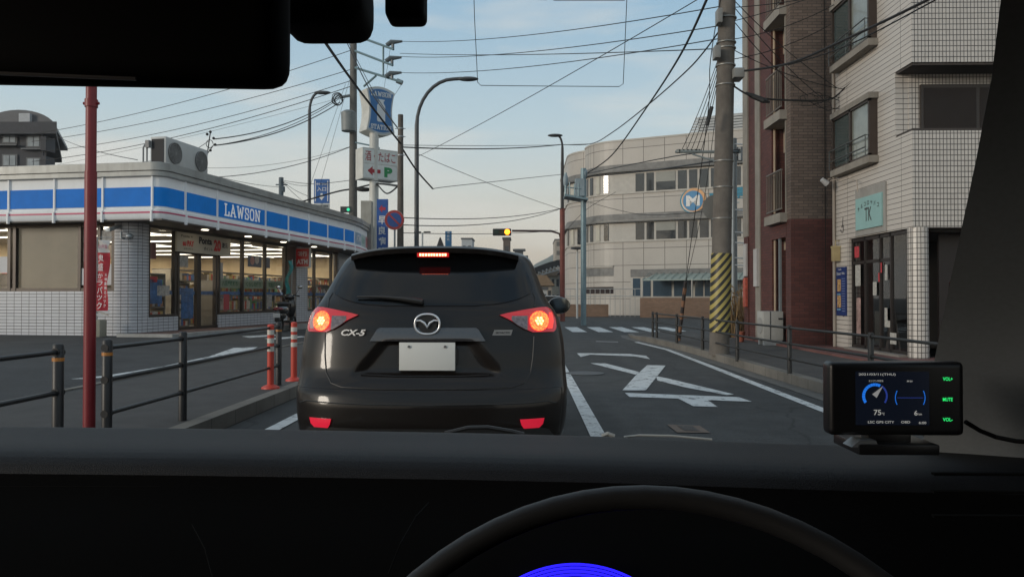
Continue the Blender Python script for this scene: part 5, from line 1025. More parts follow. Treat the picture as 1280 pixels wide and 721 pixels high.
b = B(); b.tube([q, q+Vector((-.13, -.02, .1))], [.07, .05], 12); b.build('lamp_head', mat('spot_white', (.5, .5, .5), .4), cm, smooth=True); b = B(); b.tube([q+Vector((-.05, 0, .03)), q+Vector((.05, .02, .12)), (TX+.01, 17.3, q.z+.1)], .014, 6); b.tube([P(1038, 226, 17.0), P(1060, 222, 16.3), P(1071, 226, 16), P(1072, 240, 15.97)], .010, 5); b.build('bracket', mat('brk', (.35, .3, .25), .6), cm)
b = B()
for k in range(2):
    z = (2.86, 1.0)[k]; yb = (17.05, 17.0)[k]; pts = [(TX-.015, yb+.09*math.cos(t_)*(.3+.12*t_), z+.09*math.sin(t_)*(.3+.2*t_)) for t_ in np.linspace(0, 6, 16)]; b.tube(pts, .006, 4); b.tube([(TX-.015, yb, z), (TX-.015, yb-.04, z+.22)], .006, 4)
tag(b.build('wall_ornament', BLACKM), 'thin black curled wire ornament on the cream tiles', 'ornament')
# loose signboard stand inside the glass
b = B(); b.tube([(TX+.35, 15.75, RZ+.02), (TX+.45, 15.7, 1.2)], .02, 6); b.tube([(TX+.55, 15.6, RZ+.02), (TX+.45, 15.7, 1.2)], .02, 6); b.tube([(TX+.40, 15.9, RZ+.02), (TX+.45, 15.7, 1.2)], .02, 6); tag(b.build('easel', mat('easel_wood', (.12, .1, .09), .6)), 'thin easel stand behind the shop glass', 'easel')

# ------------------------------------------------------------------ right pole, fence
D = 15.9; a = P(899, 441, D); x = a.x; up2 = thing('utility_pole', 'thick weathered concrete pole with yellow and black striped sleeve by the right fence', 'utility pole', (x, D, .15)); xt = P(909, 0, D).x; ztop = 9.2
zz0 = .1; f_at = lambda z: x+(xt-x)*(z-.15)/(P(0, 0, D).z-.15)
b = B(); b.tube([(f_at(z), D, z) for z in (zz0, 3, 6, ztop)], [.205, .195, .18, .165], 24); b.build('pole', POLE, up2, smooth=True)
zs0, zs1 = P(0, 414, D).z, P(0, 318, D).z
sm = bpy.data.materials.new('hazard_stripe'); sm.use_nodes = True; t = sm.node_tree; bb = t.nodes['Principled BSDF']; bb.inputs['Roughness'].default_value = .5
c = t.nodes.new('ShaderNodeTexCoord'); mpg = t.nodes.new('ShaderNodeSeparateXYZ'); t.links.new(c.outputs['Object'], mpg.inputs[0])
m1 = t.nodes.new('ShaderNodeMath'); m1.operation = 'MULTIPLY'; m1.inputs[1].default_value = -1.15; t.links.new(mpg.outputs['X'], m1.inputs[0])
m1b = t.nodes.new('ShaderNodeMath'); m1b.operation = 'ARCTAN2'
m2 = t.nodes.new('ShaderNodeMath'); m2.operation = 'ADD'; t.links.new(m1.outputs[0], m2.inputs[0]); t.links.new(mpg.outputs['Z'], m2.inputs[1])
m3 = t.nodes.new('ShaderNodeMath'); m3.operation = 'MULTIPLY'; m3.inputs[1].default_value = 1/.185; t.links.new(m2.outputs[0], m3.inputs[0])
m4 = t.nodes.new('ShaderNodeMath'); m4.operation = 'FRACT'; t.links.new(m3.outputs[0], m4.inputs[0])
m5 = t.nodes.new('ShaderNodeMath'); m5.operation = 'GREATER_THAN'; m5.inputs[1].default_value = .52; t.links.new(m4.outputs[0], m5.inputs[0])
nn_ = t.nodes.new('ShaderNodeTexNoise'); nn_.inputs['Scale'].default_value = 9; nn_.inputs['Detail'].default_value = 6; t.links.new(c.outputs['Object'], nn_.inputs[0])
q1_ = t.nodes.new('ShaderNodeMix'); q1_.data_type = 'RGBA'; q1_.inputs[6].default_value = (.42, .33, .08, 1); q1_.inputs[7].default_value = (.30, .25, .09, 1); t.links.new(nn_.outputs[0], q1_.inputs[0])
q_ = t.nodes.new('ShaderNodeMix'); q_.data_type = 'RGBA'; t.links.new(m5.outputs[0], q_.inputs[0]); t.links.new(q1_.outputs[2], q_.inputs[6]); q_.inputs[7].default_value = (.02, .02, .02, 1); t.links.new(q_.outputs[2], bb.inputs['Base Color'])
b = B(); b.tube([(f_at(zs0), D, zs0), (f_at(zs1), D, zs1)], .212, 28); b.build('striped_sleeve', sm, up2, smooth=True)
b = B()
for py in (30, 60, 67, 88, 112, 205, 237, 275):
    z = P(0, py, D).z; b.tube([(f_at(z), D, z-.012), (f_at(z), D, z+.012)], .205, 20)
b.build('pole_band', mat('band_steel', (.22, .22, .21), .5, .5), up2, smooth=True)
b = B(); q = P(919, 91, D-.2); b.box(q.x-.05, q.x+.17, D-.3, D+.1, q.z-.12, q.z+.08); q = P(899, 21, D-.25); b.box(q.x-.05, q.x+.05, D-.35, D-.1, q.z-.15, q.z+.15); q = P(896, 66, D-.25); b.box(q.x-.06, q.x+.06, D-.35, D-.1, q.z-.13, q.z+.13); b.build('junction_box', mat('box_grey', (.2, .2, .19), .5), up2, bevel=.02)
b = B(); b.tube([P(932, 116, D-.1), P(940, 120, D-.1), P(955, 126, D-.2), P(962, 128, D-.2)], [.02, .055, .06, .02], 8); q = P(887, 146, D-.4); b.tube([q+Vector((.05, 0, .2)), q-Vector((.05, 0, .18))], .035, 8); b.build('splice_closure', WIRE, up2, smooth=True)
b = B(); b.tube([P(845, 190, 17.5), P(925, 190, D+.2)], .035, 6); b.tube([P(866, 193, 17), P(905, 205, D)], .02, 6)
for px in range(848, 875, 5): b.tube([P(px, 191, 17.4), P(px, 187, 17.4)], .05, 6)
b.build('crossarm', mat('arm_steel2', (.12, .14, .14), .5), up2)
q = P(881, 260, 16.3); b = B(); b.disc((P(893, 262, 16.3).x, 16.25, P(0, 262, 16.3).z), (0, -1, 0), .27, .012, 32); tag(b.build('road_sign', mat('sign_back_round', (.18, .18, .17), .6)), 'grey back of a round road sign fixed behind the concrete pole', 'traffic sign')
D = 24; a = P(916, 0, D); b = B(); sp2 = thing('steel_pole', 'slim grey steel pole with brackets just behind the striped pole', 'pole', (a.x, D, .15)); b.tube([(a.x, D, .12), (a.x, D, P(0, 177, D).z)], .11, 14); b.build('pole', mat('pole_bluegrey', (.20, .23, .25), .5, .4), sp2, smooth=True)
b = B()
for py in (180, 262, 290, 303, 322, 331): b.tube([P(916, py, D), P(931, py+1, D-.5)], .025, 6)
b.tube([P(925, 184, D), P(925, 201, D)], .09, 8); b.build('bracket', GREYM, sp2)
# guy wire guard
gg = thing('guy_wire_guard', 'leaning thin guard tube striped orange and black at the end of the right fence', 'guard', tuple(P(848, 428, 20.5)))
g0, g1 = P(848, 430, 20.5), P(857, 352, 20.2); b = B()
for i in range(10):
    b.tube([g0.lerp(g1, i/10), g0.lerp(g1, (i+1)/10)], .048 if i < 9 else .042, 10, i % 2)
b.build('guard_tube', [mat('guard_brown', (.22, .11, .06), .7), mat('guard_black', (.025, .02, .02), .7)], gg)
pf = [(P(px, 0, Y).x, Y) for px, Y in ((815, 22.4), (820, 21.9), (845, 19.4), (877, 16.9), (920, 14.2), (985, 11.65), (1086, 9.15), (1257, 6.5))]
pipefence('long dark pipe fence curving along the right hand kerb', pf, (.84, .60, .37), (), (None, (4.2, 4.2)), mtl=mat('fence_brown', (.014, .013, .012), .55), rp=.035, rr_=.018, top=.87, z0=.14)
# plants by the pole
rr = random.Random(5); b = B(); c_ = P(922, 415, 22.5)
for i in range(160):
    o_ = Vector((c_.x+rr.gauss(0, .22), 22.5+rr.gauss(0, .15), .15)); t_ = o_+Vector((rr.gauss(0, .12), rr.gauss(0, .1), rr.uniform(.5, 1.5))); s_ = Vector((rr.uniform(-.02, .02), .01, 0)); b.flat([o_-s_, o_+s_, t_+s_*.4, t_-s_*.4]); d_ = Vector((rr.uniform(-.1, .1), 0, .05)); b.flat([t_-d_*.5, t_+Vector((0, 0, .04)), t_+d_])
tag(b.build('dry_plant', mat('dry_straw', (.20, .13, .06), .9, var=.4)), 'clump of dry straw coloured stalks behind the striped pole', 'plant')
b = B(); q = P(925, 433, 20); b.tube([(q.x, 20, .15), (q.x, 20, .42)], [.10, .13], 14); tag(b.build('flower_pot', mat('terracotta', (.33, .10, .06), .8), smooth=True), 'small terracotta pot on the footway right of the striped pole', 'flower pot')

# ------------------------------------------------------------------ wires
def wire(pts, s, r_=.012, label=None, group='overhead wires', n=14):
    q = [P(*p) for p in pts]; path = []
    if len(q) == 2: path = sag(q[0], q[1], s, n)
    else:
        for i in range(len(q)-1):
            for k in range(6):
                t_ = k/6; p0, p1, p2, p3 = q[max(i-1, 0)], q[i], q[i+1], q[min(i+2, len(q)-1)]
                path.append(.5*((2*p1)+(p2-p0)*t_+(2*p0-5*p1+4*p2-p3)*t_**2+(3*p1-p0-3*p2+p3)*t_**3))
        path.append(q[-1])
    b = B(); b.tube(path, r_, 5); o_ = b.build('power_line', WIRE, smooth=True)
    return tag(o_, label, 'cable', group if label in SHARED else None)
SH1 = 'thin black wire crossing the sky between the left crossarms and the right pole'; SH2 = 'thin black wire sloping down from the left utility pole over the store roof'; SH3 = 'thin wire dropping from the right pole to its short crossarm'; SH4 = 'thin service wire running from the right pole to the buildings on the right'; SH5 = 'thin wire between the sign pole and the signal post above the car'
SHARED = {SH1, SH2, SH3, SH4, SH5}
for y0, y1 in ((52, 8), (71, 32), (91, 48), (67, 61)): wire([(500, y0, 34), (903, y1, 15.9)], .25 if y0 != 67 else .1, .012, SH1)
wire([(524, 195, 30), (905, -20, 14)], .1, .010, 'long thin straight wire rising from the tall grey street lamp to the top right')
wire([(887, -8, 13), (850, 70, 18), (808, 135, 24), (765, 194, 31), (735, 216, 36)], 0, .026, 'thick black cable plunging from the top centre to the silver pole')
wire([(904, 32, 15.9), (880, 65, 17), (855, 92, 19), (808, 133, 23), (765, 166, 28), (738, 180, 33), (700, 181, 36)], 0, .018, 'twisted black cable curving down from the concrete pole toward the office corner')
wire([(501, 184, 24), (700, 181, 36)], .12, .022, 'heavier level cable from the short dark pole toward the lamp on the signal post'); wire([(501, 181.5, 24), (738, 180, 36)], .05, .010, SH5)
wire([(521, 192, 30), (703, 262, 42)], .1, .012, SH5); wire([(501, 272, 24), (703, 260, 42)], .25, .016, SH5); wire([(501, 281, 24), (703, 260, 42)], .35, .016, SH5); wire([(501, 291, 24), (697, 288, 42)], .1, .012, SH5)
wire([(706, 290, 42), (733, 262, 36), (770, 240, 36)], 0, .01, SH5)
wire([(735, 217, 36), (840, 196, 22), (925, 187, 16)], 0, .016, 'dark cable from the silver pole across the office upper windows')
wire([(735, 221, 36), (800, 215, 30), (905, 200, 16)], 0, .022, 'thick dark cable pair along the office window ledge'); wire([(733, 252, 36), (800, 268, 28), (905, 262, 16)], 0, .010, 'thin wire crossing the office between its window bands')
wire([(500, 181, 24), (520, 212, 26), (541, 236, 28)], 0, .03, 'black cable sagging just right of the short dark pole'); wire([(541, 236, 28), (572, 232, 33), (703, 218, 42)], 0, .014, 'thin cable continuing right from the sagging black cable')
wire([(403, 48, 13), (447, 110, 18), (501, 180, 24)], 0, .030, 'thick black cable slanting across the milk can sign'); wire([(432, 50, 33), (462, 112, 29), (500, 164, 24)], .0, .022, 'twisted cable pair slanting beside the left utility pole'); wire([(434, 50, 33), (466, 113, 29), (501, 166, 24)], .0, .014, 'second strand of the twisted cables by the left utility pole')
for (y0, x1, y1, s_, r_) in ((62, 40, 168, .4, .016), (86, 40, 177, .4, .016), (100, 40, 191, .5, .016), (107, 40, 202, .5, .018), (118, 40, 212, .2, .008)): wire([(442, y0, 35), (x1, y1, 45)], s_, r_, SH2)
for (y0, y1, r_) in ((121, 174, .020), (123, 182, .014), (128, 182, .022)): wire([(425, y0, 34.6), (268, y1, 26)], .35, r_, SH2)
wire([(262, 176, 26), (220, 196, 26), (150, 206, 40)], 0, .010, SH2); wire([(70, 170, 60), (172, 200, 30)], .2, .016, 'wire falling from the dark apartment roof to the store roof')
wire([(442, 182, 35), (262, 222, 32)], .3, .016, SH2); wire([(442, 182, 35), (256, 210, 32)], .3, .008, SH2); wire([(257, 217, 30), (351, 234, 42)], .1, .012, 'thin wire ending at the small pole behind the store roof')
for y_ in (232, 246, 258): wire([(352, 226, 42), (388, y_, 38)], .1, .012, 'thin wire fanning from the small pole top behind the roof'); 
SHARED.add('thin wire fanning from the small pole top behind the roof')
for o_ in COL.objects:
    if o_.get('label') == 'thin wire fanning from the small pole top behind the roof': o_['group'] = 'overhead wires'
wire([(355, 226, 42), (392, 230, 37), (442, 225, 35)], 0, .014, 'wire passing the top of the blue arrow sign')
wire([(375, 253, 36), (420, 240, 35), (442, 236, 35), (470, 230, 33), (501, 233, 24)], 0, .04, 'thick dark cable with a splice level with the blue arrow sign'); wire([(472, 231, 33), (484, 242, 29), (501, 229, 24)], 0, .03, 'short sagging black cable between the pylon and the dark pole'); wire([(442, 222, 35), (501, 227, 24)], .05, .014, 'short level wire passing behind the pylon pole')
b = B(); q = P(455, 237, 33.5); b.ell(tuple(q), (.36, .14, .10), 8); tag(b.build('cable_closure', WIRE, smooth=True), 'black oval splice box hanging left of the pylon pole', 'splice box')
for (x0, y0, x1, y1) in ((437, 100, 400, 232), (432, 105, 385, 240), (488, 60, 470, 175), (503, 104, 480, 140)): wire([(x0, y0, 34.8), (x1, y1, 34)], .0, .008, 'thin stay wire dropping beside the left utility pole')
for o_ in COL.objects:
    if o_.get('label') == 'thin stay wire dropping beside the left utility pole': o_['group'] = 'overhead wires'
for i, (x1, y1) in enumerate(((852, 188), (858, 188), (864, 188), (870, 189), (876, 190))): wire([(904-i, 55+8*i, 15.8), (x1, y1, 17.4)], .12, .008, SH3)
wire([(902, -10, 15.8), (888, 76, 16), (884, 150, 17), (857, 352, 20.2)], 0, .010, 'long guy wire running down to the striped guard tube'); wire([(902, 80, 15.8), (880, 250, 18), (853, 372, 20.3)], 0, .007, 'second thin guy wire beside the striped guard tube')
wire([(922, 90, 15.8), (985, 80, 14.5), (1052, 52, 13), (1160, 0, 11), (1230, -40, 10)], 0, .024, 'thick black cable rising from the concrete pole across the tiled building'); wire([(985, 82, 14.5), (1060, 57, 13), (1170, 0, 11)], 0, .012, 'lighter cable lashed under the thick cable on the tiled building')
wire([(917, 108, 15.8), (945, 122, 15.8), (1000, 126, 16.5), (1035, 125, 17), (1048, 118, 17.2), (1056, 110, 16.9)], 0, .020, 'drooping black cable from the splice closure to the tiled wall')
for (y0, x1, y1, yb) in ((-5, 1046, 110, 17), (10, 1120, -30, 16), (28, 1150, -60, 16), (50, 1045, 5, 17), (75, 1040, 30, 17.4), (20, 1010, 120, 17), (2, 1030, 125, 17), (60, 1056, 112, 17)): wire([(912, y0, 15.8), (x1, y1, yb)], .12, .009, SH4)
wire([(1056, 110, 16.9), (1145, 35, 14)], .0, .008, 'thin straight wire climbing the tile face beside the window')
b = B(); rr = random.Random(9)
for k in range(5):
    c_ = P(1010+k*9, 122+rr.uniform(-3, 5), 17.2)
    b.tube([c_+Vector((rr.uniform(.12, .3)*math.cos(R(j*26)), 0, rr.uniform(.12, .16)*math.sin(R(j*26))-.05)) for j in range(14)], .008, 4, cap=False)
b.tube([P(1056, 110, 17.0), P(1062, 112, 17.0)], .03, 6); tag(b.build('cable_bundle', WIRE), 'tangled loops of spare cable at the tiled wall corner', 'cable')
b = B(); q = P(262, 180, 26)
b.tube([P(258, 200, 26), P(263, 165, 26)], .02, 5); b.tube([P(256, 197, 26), P(268, 180, 26)], .015, 5); b.tube([P(262, 180, 26)+Vector((.12*math.cos(R(j*30)), 0, .14*math.sin(R(j*30)))) for j in range(12)], .012, 4, cap=False)
for (px, py) in ((259, 168), (263, 165), (267, 173), (269, 181), (263, 188)): b.ell(tuple(P(px, py, 26)), (.05, .05, .05), 5)
b.tube([P(256, 200, 26), (P(256, 200, 26).x, 26.0, PZ+3.85)], .03, 6); tag(b.build('service_mast', WIRE), 'small tangle of insulators and wires on the store roof edge', 'wire mast')

# ------------------------------------------------------------------ the dark car ahead
CX = (533-658)*4.99/950; CY = 4.90
car = thing('suv_car', 'dark brown metallic five door car stopped ahead with brake lights lit', 'car', (CX, CY+2.2, 0))
paint = mat('car_paint', (.008, .006, .005), .35, 0, var=.0, coat=.36, spec=.2); paint.node_tree.nodes['Principled BSDF'].inputs['Coat Roughness'].default_value = .07
blackp = mat('car_black_plastic', (.012, .012, .012), .5, var=.1); gls = mat('car_dark_glass', (.003, .0035, .004), .05, var=0, coat=0, spec=.35); chrome = mat('chrome', (.75, .76, .78), .3, .75, var=0)
# rows: z, half width, rear offset, corner depth, front end
ROW = [(.20, .72, .16, .30, 4.30), (.27, .83, .07, .36, 4.42), (.36, .885, .025, .42, 4.50), (.48, .905, .0, .45, 4.54), (.60, .915, .0, .46, 4.54), (.68, .918, .02, .46, 4.52), (.74, .912, .075, .42, 4.48), (.82, .905, .11, .40, 4.42), (.92, .902, .125, .40, 4.32), (1.0, .895, .14, .40, 4.05), (1.08, .88, .155, .39, 3.55), (1.16, .86, .175, .38, 3.25), (1.22, .83, .20, .36, 3.10), (1.27, .79, .235, .33, 2.98), (1.35, .755, .31, .30, 2.86), (1.45, .72, .40, .28, 2.68), (1.54, .69, .49, .27, 2.48), (1.60, .655, .535, .27, 2.32), (1.635, .60, .56, .3, 2.2), (1.655, .50, .60, .35, 2.08), (1.668, .38, .68, .3, 1.9), (1.676, .20, .85, .2, 1.7)]
zr = np.array([q[0] for q in ROW]); rw = [np.array([q[k] for q in ROW]) for k in range(1, 5)]
zf = np.linspace(.20, 1.676, 240)
def smoo(a):
    v = np.interp(zf, zr, a); k = np.hanning(15); k /= k.sum(); p = np.concatenate([np.full(7, v[0]), v, np.full(7, v[-1])]); return np.convolve(p, k, 'valid')
WF, RF, BF, FF = [smoo(a) for a in rw]; WF = WF*1.025; BF = BF*.80
def wz(z): return float(np.interp(z, zf, WF))
def ss(a, b, x): t_ = min(1, max(0, (x-a)/(b-a))); return t_*t_*(3-2*t_)
def recess(x, z):
    hw = .49-(z-.80)/.21*.17; return .038*(1-ss(hw-.08, hw+.02, abs(x)))*ss(.765, .81, z)*(1-ss(.985, 1.02, z))
def S(x, z):
    w_ = wz(z); u = min(abs(x)/w_, .9999); bd = float(np.interp(z, zf, BF)); return CY+float(np.interp(z, zf, RF))+bd*(1-math.sqrt(max(0, 1-u**2.9)))+recess(x, z)
zs = list(np.linspace(.20, .76, 22))+list(np.linspace(.77, 1.03, 34))+list(np.linspace(1.05, 1.6, 26))+list(np.linspace(1.61, 1.676, 12))
NR = 110; NS = 16; NFt = 30; b = B()
for z in zs:
    w_ = wz(z); fy = CY+float(np.interp(z, zf, FF)); bd = float(np.interp(z, zf, BF)); ry = CY+float(np.interp(z, zf, RF))
    for i in range(NR+1): u = math.sin(math.pi/2*(2*i/NR-1)); u = .35*u+.65*(2*i/NR-1) if abs(u) < .999 else u; b.v.append((CX+u*w_, S(u*w_, z), z))
    fb_ = .45; y0 = ry+bd; y1 = max(fy-fb_, y0+.1); wf = w_*(.93 if z < 1.05 else .94)
    for i in range(1, NS): t_ = i/NS; b.v.append((CX+w_+(wf-w_)*t_**2, y0+(y1-y0)*t_, z))
    for i in range(NFt+1): u = math.cos(math.pi*i/NFt); b.v.append((CX+u*wf, y1+fb_*math.sqrt(max(0, 1-abs(u)**2.4)), z))
    for i in range(NS-1, 0, -1): t_ = i/NS; b.v.append((CX-w_-(wf-w_)*t_**2, y0+(y1-y0)*t_, z))
n_ = (NR+1)+(NS-1)*2+(NFt+1)
for k in range(len(zs)-1):
    for i in range(n_): j = (i+1) % n_; b.f.append((k*n_+i, k*n_+j, (k+1)*n_+j, (k+1)*n_+i)); b.m.append(0)
b.f.append(tuple(range(n_))[::-1]); b.m.append(0); b.f.append(tuple((len(zs)-1)*n_+i for i in range(n_))); b.m.append(0)
body = b.build('body', paint, car, smooth=True, autos=50)
try:
    cb = B()
    for y in (CY+.92, CY+3.62): cb.tube([(CX-1.2, y, .36), (CX+1.2, y, .36)], .40, 40)
    co_ = cb.build('cutter', paint, car); md = body.modifiers.new('arch', 'BOOLEAN'); md.object = co_; md.operation = 'DIFFERENCE'; md.solver = 'EXACT'
    dg = bpy.context.evaluated_depsgraph_get(); nm_ = bpy.data.meshes.new_from_object(body.evaluated_get(dg)); body.modifiers.clear(); body.data = nm_; bpy.data.objects.remove(co_)
    b = B(); b.box(CX-.62, CX+.62, CY+.4, CY+4.1, .28, .75); b.build('underbody', blackp, car)
except Exception as ex: print('arch', ex)
for (x_, y_) in ((-.80, .92), (.80, .92), (-.80, 3.62), (.80, 3.62)):
    wh = thing('wheel', None, None); wheel_parent = wh
    bpy.data.objects.remove(wh)
    b = B(); r_ = .355; w_ = .225; n = 36; prof = [(-w_/2, r_*.68), (-w_/2, r_*.93), (-w_*.36, r_), (w_*.36, r_), (w_/2, r_*.93), (w_/2, r_*.68)]; x0 = CX+x_; y0 = CY+y_
    for i in range(n):
        a = 2*math.pi*i/n
        for (px_, rr_) in prof: b.v.append((x0+px_, y0+rr_*math.cos(a), .355+rr_*math.sin(a)))
    k = len(prof)
    for i in range(n):
        for j in range(k): q_ = (j+1) % k; b.f.append((i*k+j, i*k+q_, ((i+1) % n)*k+q_, ((i+1) % n)*k+j)); b.m.append(0)
    wl_ = b.build('wheel', rub, car, smooth=True); b = B(); b.tube([(x0-.06, y0, .355), (x0+.06, y0, .355)], .08, 16)
    for i in range(10): a = 2*math.pi*i/10; b.tube([(x0, y0, .355), (x0, y0+.24*math.cos(a), .355+.24*math.sin(a))], .02, 6)
    b.build('rim', mat('alloy', (.35, .35, .35)), wl_, smooth=True)
def patch(rows, off_, nx=24, name='x', m=None, parent=car, skirt=.02, nz=None, smooth=True):
    """rows (z, x_left, x_right): a shell following the tail of the car"""
    b = B(); zz = [q[0] for q in rows]; nz = nz or max(8, int((zz[-1]-zz[0])/.012)); zl = np.linspace(zz[0], zz[-1], nz+1); pts = []
    for z in zl:
        xl = float(np.interp(z, zz, [q[1] for q in rows])); xr = float(np.interp(z, zz, [q[2] for q in rows]))
        for i in range(nx+1): x_ = xl+(xr-xl)*i/nx; b.v.append((CX+x_, S(x_, z)-off_, z))
    for k in range(nz):
        for i in range(nx): b.f.append((k*(nx+1)+i, k*(nx+1)+i+1, (k+1)*(nx+1)+i+1, (k+1)*(nx+1)+i)); b.m.append(0)
    rim = [i for i in range(nx+1)]+[k*(nx+1)+nx for k in range(1, nz+1)]+[nz*(nx+1)+i for i in range(nx-1, -1, -1)]+[k*(nx+1) for k in range(nz-1, 0, -1)]
    o_ = len(b.v); b.v += [(b.v[i][0], b.v[i][1]+skirt, b.v[i][2]) for i in rim]; L_ = len(rim)
    for i in range(L_): j = (i+1) % L_; b.f.append((rim[j], rim[i], o_+i, o_+j)); b.m.append(0)
    return b.build(name, m, parent, smooth=smooth, autos=40)
def zpx(py, D_=5.06): return 1.3-(py-372)*D_/950
def xpx(px, D_=5.06): return (px-658)*D_/950-CX
# bumper: a fuller shell with a ledge
patch([(.40, -.88, .88), (.55, -.895, .895), (.66, -.90, .90), (.70, -.895, .895)], .022, 90, 'bumper', paint, skirt=.10)
patch([(.27, -.78, .78), (.36, -.85, .85), (.44, -.80, .80), (.455, -.70, .70)], .028, 80, 'lower_bumper', blackp, skirt=.06)
# rear window
patch([(1.245, -.30, .30), (1.26, -.48, .48), (1.29, -.60, .60), (1.33, -.685, .685), (1.37, -.70, .70), (1.45, -.675, .675), (1.54, -.63, .63), (1.61, -.585, .585)], .006, 60, 'rear_window', gls, skirt=.012)
# spoiler
b = B()
for i in range(25):
    t_ = i/24*2-1; x_ = t_*.60; zt_ = 1.668-.05*abs(t_)**3; yb_ = CY+.42+.10*abs(t_)**3
    b.v += [(CX+x_, yb_+.35, zt_+.012), (CX+x_, yb_+.03, zt_-.004), (CX+x_, yb_, zt_-.020), (CX+x_, yb_+.01, zt_-.052), (CX+x_, yb_+.16, zt_-.050)]
for i in range(24):
    for k in range(4): b.f.append((i*5+k, i*5+k+1, (i+1)*5+k+1, (i+1)*5+k)[::-1]); b.m.append(0)
b.f += [(0, 1, 2, 3, 4), (124, 123, 122, 121, 120)]; b.m += [0, 0]
b.build('spoiler', paint, car, smooth=True, autos=50)
b = B(); zc = zpx(317.5, 5.24); b.box(CX-.11, CX+.11, CY+.412, CY+.46, zc-.015, zc+.014); tl = b.build('high_brake_light', mat('lamp_red_dark', (.15, .003, .004), .3, emit=(1, .01, .01), es=.35), car)
b = B()
for i in range(10): b.box(CX-.092+i*.0195, CX-.092+i*.0195+.012, CY+.408, CY+.412, zc-.009, zc+.008)
b.build('brake_leds', emis('led_lit', (1, .16, .08), 14), tl)
# tail lights
redl = mat('lamp_red', (.22, .004, .008), .12, var=0, emit=(1, .01, .02), es=.26, coat=1); clr = mat('lamp_clear', (.16, .12, .12), .12, .3, var=.5, scale=45, coat=1)
for s_ in (-1, 1):
    rows = [(1.068, .70, .845), (1.085, .66, .862), (1.12, .60, .865), (1.155, .54, .860), (1.185, .475, .848), (1.20, .54, .842), (1.222, .66, .825), (1.236, .76, .80)]
    rr_ = [(z, a, c) if s_ > 0 else (z, -c, -a) for z, a, c in rows]; rr_ = [(z, a, min(c, wz(z)*.9985)) if s_ > 0 else (z, max(a, -wz(z)*.9985), c) for z, a, c in rr_]
    tl = patch(rr_, .014, 40, 'tail_light', redl, skirt=.03)
    rows = [(1.085, .655, .665), (1.115, .60, .665), (1.15, .555, .665), (1.178, .56, .665)]
    patch([(z, a, c) if s_ > 0 else (z, -c, -a) for z, a, c in rows], .0165, 16, 'clear_lens', clr, parent=tl, skirt=.004)
    rows = [(1.09, .800, .835), (1.14, .808, .846), (1.20, .812, .835)]
    patch([(z, a, c) if s_ > 0 else (z, -c, -a) for z, a, c in rows], .0165, 8, 'side_lens', mat('lamp_pinkish', (.42, .26, .26) if s_ < 0 else (.42, .26, .26), .15, coat=1) if s_ < 0 else mat('lamp_amber_side', (.40, .05, .05), .2, emit=(1, .05, .03), es=.9), parent=tl, skirt=.004)
    xc, zc = s_*.745, 1.143; rl_ = .066; b = B(); n = 28; rings = 5; b.v.append((CX+xc, S(xc, zc)-.02, zc))
    for k in range(1, rings+1):
        for j in range(n): a = 2*math.pi*j/n; x_ = xc+rl_*k/rings*math.cos(a); z_ = zc+rl_*k/rings*math.sin(a); b.v.append((CX+x_, S(x_, z_)-.019, z_))
    for j in range(n): b.f.append((0, 1+j, 1+(j+1) % n)); b.m.append(0)
    for k in range(rings-1):
        for j in range(n): q_ = (j+1) % n; b.f.append((1+k*n+j, 1+(k+1)*n+j, 1+(k+1)*n+q_, 1+k*n+q_)); b.m.append(0)
    if 'brake_lit' not in MATS:
        m = mat('brake_lit', (.5, .05, .02), .3, var=0, emit=(1, .2, .03), es=5); t = m.node_tree; bb = t.nodes['Principled BSDF']; c = t.nodes.new('ShaderNodeTexCoord'); vo = t.nodes.new('ShaderNodeTexVoronoi'); vo.inputs['Scale'].default_value = 85
        t.links.new(c.outputs['Object'], vo.inputs[0]); ra = t.nodes.new('ShaderNodeValToRGB'); t.links.new(vo.outputs['Distance'], ra.inputs[0]); ra.color_ramp.elements[0].color = (1, .13, .02, 1); ra.color_ramp.elements[0].position = .05; ra.color_ramp.elements[1].color = (1, .03, .01, 1); ra.color_ramp.elements[1].position = .7; t.links.new(ra.outputs[0], bb.inputs['Emission Color'])
    b.build('brake_lamp', MATS['brake_lit'], tl, smooth=True)
    b = B()
    for k in range(7): a = k*1.05; q_ = (0 if k == 6 else .021); x_ = xc+q_*math.cos(a); z_ = zc+q_*math.sin(a); b.disc((CX+x_, S(x_, z_)-.0195, z_), (0, -1, 0), .0095, .003, 10)
    b.build('bulb_core', emis('bulb_core', (1, .40, .12), 6), tl)
    rows = [(.452, .64, .74), (.475, .625, .765), (.512, .615, .775)]
    patch([(z, a, c) if s_ > 0 else (z, -c, -a) for z, a, c in rows], .042 if False else .034, 12, 'reflector', mat('reflector_red', (.5, .01, .03), .3, emit=(1, .02, .06), es=.35), skirt=.015)
# chrome garnish above the plate, handle strip, plate
patch([(1.012, -.385, .385), (1.03, -.375, .375), (1.095, -.335, .335), (1.10, -.32, .32)], .022, 30, 'tailgate_garnish', mat('garnish', (.06, .058, .06), .22, .5, var=0, coat=1), skirt=.03)
yp = S(0, .9)-.03; zc = (zpx(429, 4.99)+zpx(463, 4.99))/2; hx = .186; hz = .093
b = B(); b.box(CX-hx, CX+hx, yp-.012, yp-.004, zc-hz, zc+hz); pl = b.build('number_plate', mat('plate_face', (.60, .60, .57), .5, var=.03), car, bevel=.006)
b = B()
for s_ in (-1, 1): b.disc((CX+s_*.12, yp-.013, zc+.065), (0, -1, 0), .009, .006, 12)
b.build('plate_bolt', mat('bolt', (.2, .2, .2), .4, .8), pl); b = B(); b.box(CX-.2, CX+.2, yp-.004, yp+.06, zc-.05, zc+.05); b.build('plate_bracket', blackp, car)
